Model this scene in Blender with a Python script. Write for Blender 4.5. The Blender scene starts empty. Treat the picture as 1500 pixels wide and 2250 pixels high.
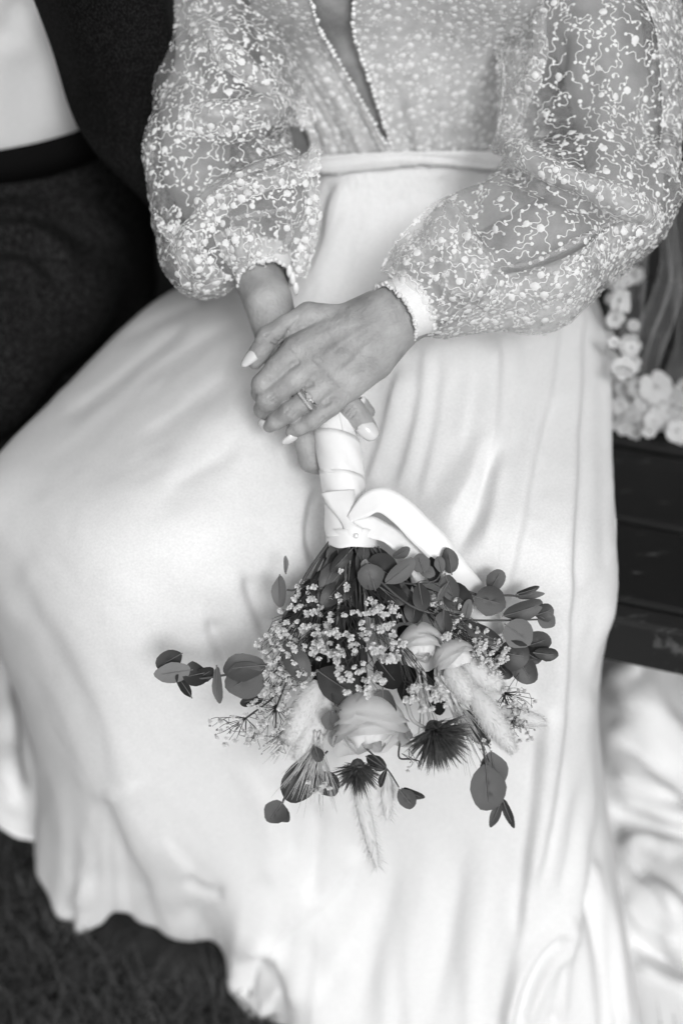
import bpy, math, random
import numpy as np
from mathutils import Vector, Matrix, Quaternion
from mathutils.bvhtree import BVHTree

random.seed(11)
rng = np.random.default_rng(11)
scene = bpy.context.scene
COL = scene.collection

# ------------------------------------------------------------------ camera
PITCH = math.radians(43.0)
CAM = np.array([0.0, 0.0, 1.35])
FW = np.array([0.0, math.cos(PITCH), -math.sin(PITCH)])
RT = np.array([1.0, 0.0, 0.0])
UP = np.array([0.0, math.sin(PITCH), math.cos(PITCH)])
LENS, SENS = 50.0, 36.0
cam_d = bpy.data.cameras.new('camera')
cam_d.sensor_fit = 'VERTICAL'; cam_d.sensor_height = SENS; cam_d.sensor_width = 24
cam_d.lens = LENS; cam_d.clip_start = 0.05; cam_d.clip_end = 3000
cam_d.dof.use_dof = True; cam_d.dof.focus_distance = 1.045; cam_d.dof.aperture_fstop = 2.5
cam_o = bpy.data.objects.new('camera', cam_d); COL.objects.link(cam_o)
cam_o.location = CAM; cam_o.rotation_euler = (math.radians(90) - PITCH, 0, 0)
scene.camera = cam_o

# ------------------------------------------------------------------ sky, sun, exposure (black and white photograph: neutral light)
SUN_EL, SUN_AZ = math.radians(40), math.radians(14)      # azimuth from behind the camera towards its right
world = bpy.data.worlds.new('World'); scene.world = world; world.use_nodes = True
wn, wl = world.node_tree.nodes, world.node_tree.links
wn.clear()
sky = wn.new('ShaderNodeTexSky'); sky.sky_type = 'NISHITA'; sky.sun_disc = False
sky.sun_elevation = SUN_EL; sky.sun_rotation = math.pi - SUN_AZ
sky.air_density = 1.0; sky.dust_density = 4.0
bw = wn.new('ShaderNodeRGBToBW'); bg = wn.new('ShaderNodeBackground'); wo = wn.new('ShaderNodeOutputWorld')
bg.inputs['Strength'].default_value = 0.105
wl.new(sky.outputs[0], bw.inputs[0]); wl.new(bw.outputs[0], bg.inputs[0]); wl.new(bg.outputs[0], wo.inputs[0])
sun_d = bpy.data.lights.new('sun', 'SUN'); sun_d.energy = 1.2; sun_d.angle = math.radians(12); sun_d.color = (1, 1, 1)
sun_o = bpy.data.objects.new('sun', sun_d); COL.objects.link(sun_o)
sdir = Vector((math.sin(SUN_AZ) * math.cos(SUN_EL), -math.cos(SUN_AZ) * math.cos(SUN_EL), math.sin(SUN_EL)))
sun_o.rotation_euler = sdir.to_track_quat('Z', 'Y').to_euler()
sun_o.location = sdir * 8
vs = scene.view_settings
vs.view_transform = 'Standard'; vs.look = 'None'; vs.gamma = 1.0; vs.use_curve_mapping = False
vs.exposure = 0.22
scene.cycles.transparent_max_bounces = 32
scene.cycles.max_bounces = 8
scene.cycles.use_denoising = True

# ------------------------------------------------------------------ measuring helpers: photograph pixel + a real distance -> point
KPX = SENS / LENS / 2250.0
T0 = 1.08                       # distance of the hands
PX = KPX * T0                   # metres per photograph pixel at the hands
def ray(px, py): return FW + (px - 750) * KPX * RT + (1125 - py) * KPX * UP
def at_t(px, py, t): return CAM + ray(px, py) * t
def at_z(px, py, z):
    r = ray(px, py); return CAM + r * ((z - CAM[2]) / r[2])
def at_y(px, py, y):
    r = ray(px, py); return CAM + r * ((y - CAM[1]) / r[1])
def hp(px, py, Z): return at_t(px, py, T0 - Z * PX)      # Z: height towards the photographer over the hand plane
def proj(P):
    D = np.asarray(P) - CAM
    t = D @ FW
    return 750 + (D @ RT) / t / KPX, 1125 - (D @ UP) / t / KPX, t

# ------------------------------------------------------------------ scene helpers
def mesh_data(name, V, F, mat=None, smooth=True):
    me = bpy.data.meshes.new(name)
    if isinstance(F, np.ndarray):
        V = np.asarray(V, np.float32); n, k = F.shape
        me.vertices.add(len(V)); me.vertices.foreach_set('co', V.ravel())
        me.loops.add(n * k); me.loops.foreach_set('vertex_index', F.astype(np.int32).ravel())
        me.polygons.add(n)
        me.polygons.foreach_set('loop_start', np.arange(0, n * k, k, dtype=np.int32))
        me.update(calc_edges=True); me.validate()
    else:
        me.from_pydata([tuple(v) for v in V], [], [tuple(f) for f in F]); me.update()
    me.polygons.foreach_set('use_smooth', [smooth] * len(me.polygons))
    if mat: me.materials.append(mat)
    return me
def put(o, parent):
    if parent is not None:
        o.parent = parent
        if parent.type == 'EMPTY': o.matrix_parent_inverse = Matrix.Translation(-Vector(parent.location))
    return o
def link(name, me, parent=None, M=None):
    o = bpy.data.objects.new(name, me); COL.objects.link(o)
    if M is not None: o.matrix_basis = M
    return put(o, parent)
def obj(name, V, F, mat, parent=None, smooth=True, label=None, kind=None):
    o = link(name, mesh_data(name, V, F, mat, smooth), parent)
    if label: o['label'] = label
    if kind: o['kind'] = kind
    return o
def thing(name, label, cat, loc, group=None):
    o = bpy.data.objects.new(name, None); COL.objects.link(o); o.location = tuple(loc); o.empty_display_size = 0.05
    o['label'] = label; o['category'] = cat
    if group: o['group'] = group
    return o
def tag(o, label, cat, group=None):
    o['label'] = label; o['category'] = cat
    if group: o['group'] = group
    return o
def grid_faces(nr, nc, wrap=False):
    i = np.arange(nr - 1)[:, None]; j = np.arange(nc if wrap else nc - 1)[None, :]
    j2 = (j + 1) % nc
    return np.stack([i * nc + j, i * nc + j2, (i + 1) * nc + j2, (i + 1) * nc + j], -1).reshape(-1, 4)
def merge(parts):
    Vs, Fs, n = [], [], 0
    for V, F in parts:
        Vs.append(np.asarray(V, float)); Fs.append(np.asarray(F) + n); n += len(V)
    return np.concatenate(Vs), np.concatenate(Fs)
def grid_normals(G):
    du = np.gradient(G, axis=1); dv = np.gradient(G, axis=0)
    N = np.cross(du, dv); N /= np.linalg.norm(N, axis=-1, keepdims=True) + 1e-12
    return N
def face_cam(N, P):
    d = CAM - P
    s = np.sign((N * d).sum(-1, keepdims=True)); s[s == 0] = 1
    return N * s
def vert_normals(V, F):
    n = np.cross(V[F[:, 2]] - V[F[:, 0]], V[F[:, 3 if F.shape[1] == 4 else 1]] - V[F[:, 1 if F.shape[1] == 4 else 0]])
    N = np.zeros_like(V)
    for k in range(F.shape[1]): np.add.at(N, F[:, k], n)
    return N / (np.linalg.norm(N, axis=1, keepdims=True) + 1e-12)
def norm(v): return v / (np.linalg.norm(v) + 1e-12)
def frame(z, up=(0, 0, 1)):
    z = norm(np.asarray(z, float)); x = np.cross(up, z)
    if np.linalg.norm(x) < 1e-4: x = np.cross((0, 1, 0), z)
    x = norm(x); return x, np.cross(z, x), z
def crom(P, n):
    """Catmull-Rom through P (m,...) sampled at n points"""
    P = np.asarray(P, float); m = len(P)
    Q = np.concatenate([[2 * P[0] - P[1]], P, [2 * P[-1] - P[-2]]])
    s = np.linspace(0, m - 1, n); i = np.minimum(s.astype(int), m - 2); f = (s - i).reshape((-1,) + (1,) * (P.ndim - 1))
    a, b, c, d = Q[i], Q[i + 1], Q[i + 2], Q[i + 3]
    return 0.5 * (2 * b + (c - a) * f + (2 * a - 5 * b + 4 * c - d) * f ** 2 + (3 * b - a - 3 * c + d) * f ** 3)
def tube(P, R, ns=8, cap=True):
    P = np.asarray(P, float); n = len(P); R = np.broadcast_to(R, (n,))
    T = np.gradient(P, axis=0); T /= np.linalg.norm(T, axis=1, keepdims=True) + 1e-12
    x, y, _ = frame(T[0]); V = []
    for i in range(n):
        x = norm(x - T[i] * x.dot(T[i])); y = np.cross(T[i], x)
        a = np.arange(ns) * 2 * np.pi / ns
        V.append(P[i] + R[i] * (np.cos(a)[:, None] * x + np.sin(a)[:, None] * y))
    return np.concatenate(V), grid_faces(n, ns, True)
def ico(r=1.0, sub=1):
    import bmesh
    b = bmesh.new(); bmesh.ops.create_icosphere(b, subdivisions=sub, radius=r)
    V = np.array([v.co[:] for v in b.verts]); F = np.array([[v.index for v in f.verts] for f in b.faces]); b.free()
    return V, F
def poly_dist(px, py, pts):
    """distance, parameter (0..1) and signed side to a polyline"""
    pts = np.asarray(pts, float); best = np.full(px.shape, 1e9); par = np.zeros(px.shape); sg = np.zeros(px.shape)
    L = np.linalg.norm(np.diff(pts, axis=0), axis=1); cum = np.concatenate([[0], np.cumsum(L)]); tot = cum[-1]
    for i in range(len(pts) - 1):
        a, b = pts[i], pts[i + 1]; ab = b - a
        s = np.clip(((px - a[0]) * ab[0] + (py - a[1]) * ab[1]) / (ab @ ab), 0, 1)
        dx, dy = px - a[0] - s * ab[0], py - a[1] - s * ab[1]
        d = np.hypot(dx, dy); m = d < best
        best[m] = d[m]; par[m] = ((cum[i] + s * L[i]) / tot)[m]; sg[m] = np.sign(ab[0] * dy - ab[1] * dx)[m]
    return best, par, sg
def sculpt(V, N, strokes, facing=0.05):
    """push folds, ridges and creases into a surface: (polyline, amplitude px, width px[, width on the other side[, taper]])"""
    px, py, t = proj(V)
    d = CAM - V; d /= np.linalg.norm(d, axis=-1, keepdims=True)
    f = np.clip(((N * d).sum(-1) - facing) / 0.25, 0, 1)
    out = np.zeros(px.shape)
    for s in strokes:
        pts = crom(s[0], max(12, 6 * len(s[0]))); amp = s[1]; w1 = s[2]; w2 = s[3] if len(s) > 3 and s[3] else w1; tp = s[4] if len(s) > 4 else 1.0
        w = max(w1, w2) * 3
        m = (px > pts[:, 0].min() - w) & (px < pts[:, 0].max() + w) & (py > pts[:, 1].min() - w) & (py < pts[:, 1].max() + w)
        if not m.any(): continue
        dd, par, sg = poly_dist(px[m], py[m], pts)
        ww = np.where(sg > 0, w1, w2)
        prof = np.exp(-(dd / ww) ** 2)
        env = np.ones_like(par) if tp == 0 else np.clip(np.minimum(par, 1 - par) / (0.25 * tp), 0, 1)
        env = env * env * (3 - 2 * env)
        out[m] += amp * prof * (env if tp else 1.0)
    return V + N * (out * f * PX)[..., None]

# ------------------------------------------------------------------ materials (all neutral greys: the photograph is black and white)
def mat(name, c, rough=0.6, var=0.0, vscale=20, bump=0.0, bscale=200, spec=0.4, sss=0.0, sheen=0.0, metal=0.0, trans=0.0, detail=4, coords='Object'):
    m = bpy.data.materials.new(name); m.use_nodes = True
    nt = m.node_tree; n, l = nt.nodes, nt.links
    b = n['Principled BSDF']
    b.inputs['Base Color'].default_value = (c, c, c, 1); b.inputs['Roughness'].default_value = rough
    b.inputs['Specular IOR Level'].default_value = spec; b.inputs['Metallic'].default_value = metal
    if sss:
        b.inputs['Subsurface Weight'].default_value = sss; b.inputs['Subsurface Radius'].default_value = (0.5, 0.5, 0.5); b.inputs['Subsurface Scale'].default_value = 0.006
    if sheen: b.inputs['Sheen Weight'].default_value = sheen; b.inputs['Sheen Roughness'].default_value = 0.4
    tc = n.new('ShaderNodeTexCoord')
    if var:
        nz = n.new('ShaderNodeTexNoise'); nz.inputs['Scale'].default_value = vscale; nz.inputs['Detail'].default_value = detail
        l.new(tc.outputs[coords], nz.inputs['Vector'])
        mr = n.new('ShaderNodeMapRange'); mr.inputs['From Min'].default_value = 0.25; mr.inputs['From Max'].default_value = 0.75
        mr.inputs['To Min'].default_value = c * (1 - var); mr.inputs['To Max'].default_value = c * (1 + var)
        l.new(nz.outputs['Fac'], mr.inputs['Value']); l.new(mr.outputs[0], b.inputs['Base Color'])
    if bump:
        nb = n.new('ShaderNodeTexNoise'); nb.inputs['Scale'].default_value = bscale; nb.inputs['Detail'].default_value = 3
        l.new(tc.outputs[coords], nb.inputs['Vector'])
        bp = n.new('ShaderNodeBump'); bp.inputs['Strength'].default_value = bump; bp.inputs['Distance'].default_value = 0.001
        l.new(nb.outputs['Fac'], bp.inputs['Height']); l.new(bp.outputs[0], b.inputs['Normal'])
    if trans:
        out = n['Material Output']; tr = n.new('ShaderNodeBsdfTranslucent'); tr.inputs[0].default_value = (c, c, c, 1)
        mx = n.new('ShaderNodeMixShader'); mx.inputs[0].default_value = trans
        l.new(b.outputs[0], mx.inputs[1]); l.new(tr.outputs[0], mx.inputs[2]); l.new(mx.outputs[0], out.inputs['Surface'])
    return m
def sheer(name, c, alpha, var=0.0, vscale=60):
    m = bpy.data.materials.new(name); m.use_nodes = True
    nt = m.node_tree; n, l = nt.nodes, nt.links; n.clear()
    out = n.new('ShaderNodeOutputMaterial'); tp = n.new('ShaderNodeBsdfTransparent'); df = n.new('ShaderNodeBsdfDiffuse'); tl = n.new('ShaderNodeBsdfTranslucent')
    for s in (df, tl): s.inputs[0].default_value = (c, c, c, 1)
    m1 = n.new('ShaderNodeMixShader'); m1.inputs[0].default_value = 0.4
    m2 = n.new('ShaderNodeMixShader'); m2.inputs[0].default_value = alpha
    l.new(df.outputs[0], m1.inputs[1]); l.new(tl.outputs[0], m1.inputs[2]); l.new(tp.outputs[0], m2.inputs[1]); l.new(m1.outputs[0], m2.inputs[2]); l.new(m2.outputs[0], out.inputs[0])
    if var:
        tc = n.new('ShaderNodeTexCoord'); nz = n.new('ShaderNodeTexNoise'); nz.inputs['Scale'].default_value = vscale
        mr = n.new('ShaderNodeMapRange'); mr.inputs['From Min'].default_value = 0.3; mr.inputs['From Max'].default_value = 0.7
        mr.inputs['To Min'].default_value = alpha * (1 - var); mr.inputs['To Max'].default_value = alpha * (1 + var)
        l.new(tc.outputs['Object'], nz.inputs['Vector']); l.new(nz.outputs['Fac'], mr.inputs['Value']); l.new(mr.outputs[0], m2.inputs[0])
    return m
def weave(name, c, scale, rough=0.85, amt=0.5):
    m = mat(name, c, rough, spec=0.08)
    nt = m.node_tree; n, l = nt.nodes, nt.links; b = n['Principled BSDF']
    tc = n.new('ShaderNodeTexCoord'); mp = n.new('ShaderNodeMapping'); mp.inputs['Rotation'].default_value = (0.2, 0.1, 0.6)
    l.new(tc.outputs['Object'], mp.inputs['Vector'])
    mp.inputs['Scale'].default_value = (1.0, 1.0, 0.7)
    vo = n.new('ShaderNodeTexNoise'); vo.inputs['Scale'].default_value = scale; vo.inputs['Detail'].default_value = 1.0; l.new(mp.outputs[0], vo.inputs['Vector'])
    mr = n.new('ShaderNodeMapRange'); mr.inputs['From Min'].default_value = 0.42; mr.inputs['From Max'].default_value = 0.70
    mr.inputs['To Min'].default_value = c * (1 - amt * 0.75); mr.inputs['To Max'].default_value = c * (1 + 2.6 * amt)
    l.new(vo.outputs[0], mr.inputs['Value']); l.new(mr.outputs[0], b.inputs['Base Color'])
    bp = n.new('ShaderNodeBump'); bp.inputs['Strength'].default_value = 0.35; bp.inputs['Distance'].default_value = 0.0008; 
    l.new(vo.outputs[0], bp.inputs['Height']); l.new(bp.outputs[0], b.inputs['Normal'])
    return m

def tone_by_object(m, lo, hi):
    n, l = m.node_tree.nodes, m.node_tree.links; b = n['Principled BSDF']; src = b.inputs['Base Color'].links[0].from_socket
    oi = n.new('ShaderNodeObjectInfo'); mr = n.new('ShaderNodeMapRange'); mr.inputs['To Min'].default_value = lo; mr.inputs['To Max'].default_value = hi
    mu = n.new('ShaderNodeMath'); mu.operation = 'MULTIPLY'; l.new(oi.outputs['Random'], mr.inputs['Value']); l.new(mr.outputs[0], mu.inputs[0]); l.new(src, mu.inputs[1]); l.new(mu.outputs[0], b.inputs['Base Color'])
    return m
def flecks(m, base, bright, scale, cut):
    n, l = m.node_tree.nodes, m.node_tree.links; b = n['Principled BSDF']; tc = n.new('ShaderNodeTexCoord'); mp = n.new('ShaderNodeMapping'); mp.inputs['Scale'].default_value = (1, 3.2, 1); mp.inputs['Rotation'].default_value = (0, 0, .28)
    nz = n.new('ShaderNodeTexNoise'); nz.inputs['Scale'].default_value = scale; nz.inputs['Detail'].default_value = 9; nz.inputs['Roughness'].default_value = .68
    mr = n.new('ShaderNodeMapRange'); mr.inputs['From Min'].default_value = cut; mr.inputs['From Max'].default_value = cut + .1; mr.inputs['To Min'].default_value = base; mr.inputs['To Max'].default_value = bright
    l.new(tc.outputs['Object'], mp.inputs['Vector']); l.new(mp.outputs[0], nz.inputs['Vector']); l.new(nz.outputs['Fac'], mr.inputs['Value']); l.new(mr.outputs[0], b.inputs['Base Color'])
    return m
M_CREPE = mat('white_crepe', 0.78, 0.62, var=0.085, vscale=620, bump=0.2, bscale=1100, spec=0.08)
M_SKIN = mat('skin', 0.33, 0.5, var=0.30, vscale=50, bump=0.8, bscale=420, spec=0.35, sss=0.08, detail=10)
M_NAIL = mat('nail_varnish', 0.62, 0.12, spec=0.6)
M_GEM = mat('gem', 0.85, 0.08, spec=1.0, metal=0.6)
M_SILVER = mat('silver', 0.8, 0.14, metal=1.0, var=0.05, vscale=500)
# ================================================================== ground
g = 600
M_GROUND = mat('dark_soil', 0.028, 0.95, var=0.5, vscale=30, bump=0.5, bscale=60)
ground = obj('ground', [(-g, -g, 0), (g, -g, 0), (g, g, 0), (-g, g, 0)], [(0, 1, 2, 3)], M_GROUND, kind='structure')
ground['label'] = 'dark trodden ground under the grass'

# ================================================================== the bride: root of body and dress
bride = thing('person', 'seated woman in white wedding dress with lace sleeves, hands folded over bouquet', 'person', (0.03, 1.0, 0.45))

# ---- skirt: rows from the belt over the lap and knees to the hem, columns from left edge to right edge
def Zp(x, y, z): return at_z(x, y, z)
def Yp(x, y, yy): return at_y(x, y, yy)
rows = [
 [Zp(640, 330, .69), Zp(675, 340, .705), Zp(715, 350, .717), Zp(760, 357, .720), Zp(800, 361, .722), Zp(850, 362, .722), Zp(910, 362, .722), Zp(980, 360, .722), Zp(1060, 355, .715), Zp(1150, 345, .69)],
 [Zp(540, 560, .57), Zp(610, 500, .635), Zp(670, 490, .665), Zp(730, 490, .678), Zp(790, 490, .68), Zp(850, 490, .68), Zp(920, 490, .68), Zp(1000, 490, .675), Zp(1110, 495, .65), Zp(1240, 500, .57)],
 [Zp(335, 662, .53), Zp(430, 680, .585), Zp(530, 710, .62), Zp(630, 740, .638), Zp(720, 760, .632), Zp(810, 770, .625), Zp(920, 775, .636), Zp(1050, 770, .635), Zp(1210, 760, .60), Zp(1334, 720, .54)],
 [Zp(130, 860, .51), Zp(230, 900, .57), Zp(370, 950, .605), Zp(520, 1000, .61), Zp(660, 1030, .585), Zp(790, 1045, .575), Zp(940, 1045, .60), Zp(1090, 1035, .61), Zp(1245, 1015, .585), Zp(1346, 985, .53)],
 [Zp(-50, 1060, .50), Zp(80, 1110, .555), Zp(240, 1150, .585), Zp(430, 1190, .585), Zp(610, 1230, .555), Zp(780, 1250, .545), Zp(960, 1245, .575), Zp(1130, 1230, .582), Zp(1275, 1205, .565), Zp(1353, 1170, .515)],
 [Yp(-45, 1280, .90), Yp(90, 1320, .805), Yp(250, 1360, .76), Yp(430, 1400, .757), Yp(600, 1440, .765), Yp(770, 1450, .765), Yp(960, 1440, .757), Yp(1130, 1420, .754), Yp(1275, 1365, .772), Yp(1356, 1312, .83)],
 [Yp(5, 1450, .90), Yp(120, 1530, .79), Yp(260, 1590, .745), Yp(430, 1640, .742), Yp(600, 1670, .748), Yp(760, 1680, .748), Yp(950, 1670, .742), Yp(1120, 1640, .742), Yp(1255, 1560, .76), Yp(1318, 1460, .84)],
 [Yp(75, 1640, .88), Yp(150, 1740, .785), Yp(260, 1820, .742), Yp(420, 1880, .735), Yp(590, 1920, .738), Yp(750, 1935, .742), Yp(940, 1930, .725), Yp(1110, 1900, .715), Yp(1250, 1820, .735), Yp(1325, 1700, .84)],
 [Zp(85, 1850, .05), Zp(165, 2030, .03), Zp(290, 2020, .03), Zp(440, 2075, .03), Zp(560, 2220, .03), Zp(740, 2380, .03), Zp(940, 2440, .03), Zp(1130, 2440, .03), Zp(1290, 2380, .03), Zp(1410, 2260, .04)],
]
rows = np.array(rows)
# outermost columns turn under, behind the visible edge
left = rows[:, :1] + np.array([0.03, 0.10, -0.10]); right = rows[:, -1:] + np.array([-0.03, 0.10, -0.08])
left[0] = rows[0, :1] + [-.02, .08, 0]; right[0] = rows[0, -1:] + [.02, .08, 0]
left[-1, :, 2] = right[-1, :, 2] = 0.02; left[-1, :, 1] += .1; right[-1, :, 1] += .1
left[:, :, 2] = np.maximum(left[:, :, 2], .02); right[:, :, 2] = np.maximum(right[:, :, 2], .02)
rows = np.concatenate([left, rows, right], 1)
NR, NC = 420, 460
G = crom(rows, NR)                              # along the length
G = np.swapaxes(crom(np.swapaxes(G, 0, 1), NC), 0, 1)
def smooth_grid(G, it):
    for _ in range(it):
        H = G.copy()
        H[1:-1] = (G[:-2] + 2 * G[1:-1] + G[2:]) / 4; G = H.copy()
        H[:, 1:-1] = (G[:, :-2] + 2 * G[:, 1:-1] + G[:, 2:]) / 4; G = H
    return G
G = smooth_grid(G, 90)
# scalloped hem: trace of the edge on the floor, left of the middle
hem = [(85, 1850, .05), (78, 1890, .05), (88, 1930, .04), (108, 1965, .04), (132, 2010, .02), (158, 2030, .015), (170, 2052, .01), (215, 2035, .03), (262, 1996, .07), (300, 2020, .04), (345, 2028, .03), (372, 2050, .02),
       (415, 2070, .01), (465, 2064, .03), (492, 2095, .04), (500, 2145, .03), (516, 2192, .02), (545, 2237, .01), (600, 2247, .01), (640, 2260, .04), (680, 2300, .05)]
px, py, t = proj(G[-1]); j0 = np.argmin(abs(px - 85) + abs(py - 1850)); j1 = np.argmin(abs(px - 690) + abs(py - 2330))
target = crom(np.array([Zp(*h) for h in hem]), j1 - j0 + 1)
delta = np.zeros((NC, 3)); delta[j0:j1 + 1] = target - G[-1, j0:j1 + 1]
delta[j1:j1 + 20] = delta[j1] * np.linspace(1, 0, 20)[:, None] ** 2; delta[max(0, j0 - 15):j0] = delta[j0] * np.linspace(0, 1, min(15, j0))[:, None]
w = np.clip((np.linspace(0, 1, NR) - 0.86) / 0.14, 0, 1) ** 1.6
G = G + w[:, None, None] * delta[None]
N = face_cam(grid_normals(G), G)
uu = np.linspace(0, 1, NC); ruf = np.sin(uu * 95 + 5 * np.sin(uu * 23) + 3 * np.sin(uu * 51)) * (.6 + .4 * np.sin(uu * 47)); wv = np.clip((np.linspace(0, 1, NR) - .84) / .16, 0, 1) ** 2
G = G + N * (0.0032 * ruf[None, :] * wv[:, None])[..., None]
folds = [   # (line, height, width on its left, width on its right): steep on one side = edge of a pleat
 # left lap: long soft diagonal creases
 ([(470, 650), (336, 710), (240, 760)], -8, 8, 16), ([(422, 710), (307, 797), (230, 859), (130, 925)], -11, 9, 26, .7), ([(523, 701), (408, 773), (300, 840)], -8, 12, 26), ([(533, 802), (456, 859), (384, 912), (290, 980)], -9, 14, 34), ([(557, 936), (480, 1003), (398, 1061), (340, 1130)], -10, 18, 34),
 ([(480, 690), (360, 780), (230, 890), (100, 1010)], 7, 30, 20), ([(560, 870), (440, 960), (330, 1070)], 6, 36), ([(360, 640), (270, 705), (190, 790)], 6, 14, 10),
 # folds that fall away beside the handle and under the flowers
 ([(690, 1040), (664, 1110), (658, 1176), (667, 1234), (695, 1280)], 15, 46, 7, .8), ([(700, 1060), (684, 1130), (680, 1190), (700, 1260)], -26, 12, 24), ([(512, 1236), (526, 1290), (548, 1350), (590, 1450)], 13, 60, 8), ([(530, 1260), (550, 1320), (585, 1400)], -12, 8, 34), ([(430, 1310), (446, 1380), (476, 1450), (520, 1560)], 12, 60, 9), ([(452, 1350), (474, 1420), (510, 1500)], -12, 9, 34),
 # right lap: pleats running straight down from the waist
 ([(1272, 640), (1264, 847), (1255, 1012), (1247, 1177), (1235, 1359), (1228, 1500), (1215, 1640), (1195, 1788), (1165, 1960)], 17, 34, 6, .25), ([(1282, 680), (1274, 900), (1262, 1100), (1250, 1300)], -7, 8, 22, .4),
 ([(1218, 690), (1193, 871), (1164, 1012), (1135, 1157), (1112, 1260), (1090, 1360)], 15, 36, 7, .4), ([(1206, 860), (1176, 1010), (1148, 1150)], -6, 8, 24), ([(1084, 720), (1083, 871), (1067, 1000), (1014, 1095), (970, 1180)], 15, 40, 8, .6), ([(1080, 960), (1052, 1090), (1020, 1170), (1000, 1240)], -22, 14, 26), ([(1100, 980), (1086, 1100), (1060, 1220)], 9, 12, 30),
 ([(938, 740), (929, 888), (900, 1012), (872, 1095)], 9, 12, 24, .7), ([(890, 800), (858, 921), (825, 1033), (800, 1090)], 11, 10, 34, .7), ([(980, 740), (975, 880), (950, 1020), (925, 1120)], 6, 12, 26, .8), ([(1025, 730), (1024, 880), (1000, 1010)], 5, 26, 10), ([(1140, 720), (1130, 870), (1105, 1010), (1070, 1140)], 5, 26, 10),
 ([(1318, 640), (1322, 900), (1326, 1100), (1328, 1290)], -6, 20, 14, .4), ([(1352, 1300), (1325, 1370), (1300, 1440), (1290, 1520)], 9, 14, 22),
 # lower right: overlapping falls
 ([(1205, 1540), (1198, 1596), (1183, 1769), (1164, 1932), (1150, 2052), (1126, 2172), (1105, 2270)], 14, 6, 24, .25), ([(1180, 1600), (1166, 1780), (1146, 1940), (1128, 2060)], -6, 16, 8, .5),
 ([(1300, 1500), (1286, 1644), (1288, 1769), (1279, 1908), (1262, 2020), (1243, 2100), (1224, 2260)], 19, 34, 7, .3), ([(1296, 1800), (1292, 1920), (1276, 2040)], -12, 8, 24), ([(1262, 2020), (1205, 2054), (1160, 2110), (1135, 2172), (1108, 2260)], 19, 8, 40, .3), ([(1240, 2050), (1190, 2110), (1150, 2190), (1130, 2260)], -26, 12, 14, .4), ([(1250, 2060), (1200, 2135), (1156, 2250)], 13, 9, 12, .4), ([(1238, 2110), (1225, 2180), (1212, 2260)], -14, 10, 8, .4),
 ([(1300, 1880), (1318, 1960), (1342, 2052), (1361, 2196), (1375, 2270)], 15, 9, 22, .4), ([(1290, 1940), (1306, 2040), (1326, 2140), (1340, 2260)], -14, 16, 10, .5), ([(1245, 1640), (1235, 1760), (1215, 1880), (1190, 2000)], 8, 10, 22), ([(1268, 1700), (1250, 1850), (1225, 1990)], -7, 12),
 ([(1030, 1800), (1000, 1980), (970, 2140), (930, 2320)], -12, 30, 24, 1.6), ([(960, 1780), (920, 1980), (880, 2140), (830, 2320)], 9, 46, 34, 1.6), ([(890, 1800), (850, 1980), (810, 2140), (760, 2320)], -9, 32, 24, 1.6), ([(1080, 1800), (1060, 1980), (1035, 2140), (1000, 2320)], 6, 26, 20, 1.6),
 # lower left: long falls from the knee
 ([(40, 1220), (69, 1266), (150, 1385), (176, 1431), (235, 1559), (277, 1709), (290, 1780)], 14, 10, 46, .4), ([(0, 1270), (11, 1303), (48, 1410), (75, 1549), (112, 1677), (144, 1810), (160, 1900)], 13, 10, 34, .4), ([(60, 1330), (110, 1470), (160, 1620), (190, 1760)], 8, 18, 30, .5), ([(24, 1330), (62, 1470), (95, 1600)], -7, 12),
 ([(240, 1720), (251, 1750), (283, 1815), (320, 1890), (363, 1965), (410, 2010)], 24, 9, 60, .4), ([(228, 1740), (258, 1830), (300, 1920), (330, 1970)], -20, 26, 10, .6), ([(341, 1826), (416, 1911), (485, 1962)], 10, 34, 8), ([(400, 1915), (450, 1955), (500, 1975)], -14, 9, 24), ([(523, 1666), (576, 1762), (597, 1863), (590, 1960)], 8, 34, 16, .7), ([(610, 1700), (640, 1800), (640, 1900)], -6, 20), ([(696, 1757), (690, 1890), (677, 1985)], -14, 8, 22, .8),
 ([(800, 1860), (720, 1959), (667, 2002), (560, 2082), (500, 2120)], 17, 34, 14, .5), ([(830, 1960), (760, 2060), (700, 2160), (660, 2250)], 8, 40, 20), ([(640, 2080), (690, 2100), (740, 2200)], -7, 30), ([(150, 1880), (165, 1950), (175, 2010)], 12, 10, 26), ([(190, 1900), (220, 1960), (250, 1985)], -14, 22),
 # hem curls
 ([(140, 1990), (190, 1962), (250, 1968), (300, 2005)], 14, 10, 20), ([(520, 2100), (560, 2080), (610, 2100), (645, 2160), (650, 2230)], 24, 10, 24), ([(530, 2210), (560, 2140), (590, 2105)], -34, 26), ([(560, 2240), (590, 2190), (625, 2165)], 20, 9), ([(355, 2010), (400, 2000), (450, 2030)], -18, 14), ([(360, 2030), (390, 2030), (420, 2050)], 10, 8), ([(60, 1800), (80, 1750), (70, 1690)], -14, 22),
 # belt to lap
 ([(765, 380), (725, 450), (708, 560), (670, 640)], 9, 7, 40), ([(745, 380), (712, 450), (696, 560)], -10, 22, 8), ([(900, 420), (860, 500), (840, 580)], -5, 30), ([(960, 380), (985, 420), (990, 470)], -5, 14),
]
MW = lambda f: 28 if max(p[0] for p in f[0]) < 480 and 1140 < max(p[1] for p in f[0]) else 13
folds = [(f[0], f[1] * (.7 if max(p[1] for p in f[0]) < 1140 and max(p[0] for p in f[0]) < 600 else (.6 if max(p[0] for p in f[0]) < 480 else 1.15 if min(p[1] for p in f[0]) > 1850 and min(p[0] for p in f[0]) > 1080 else 1.05)), max(f[2], MW(f)), max(f[3] if len(f) > 3 and f[3] else f[2], MW(f))) + tuple(f[4:]) for f in folds]
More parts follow.
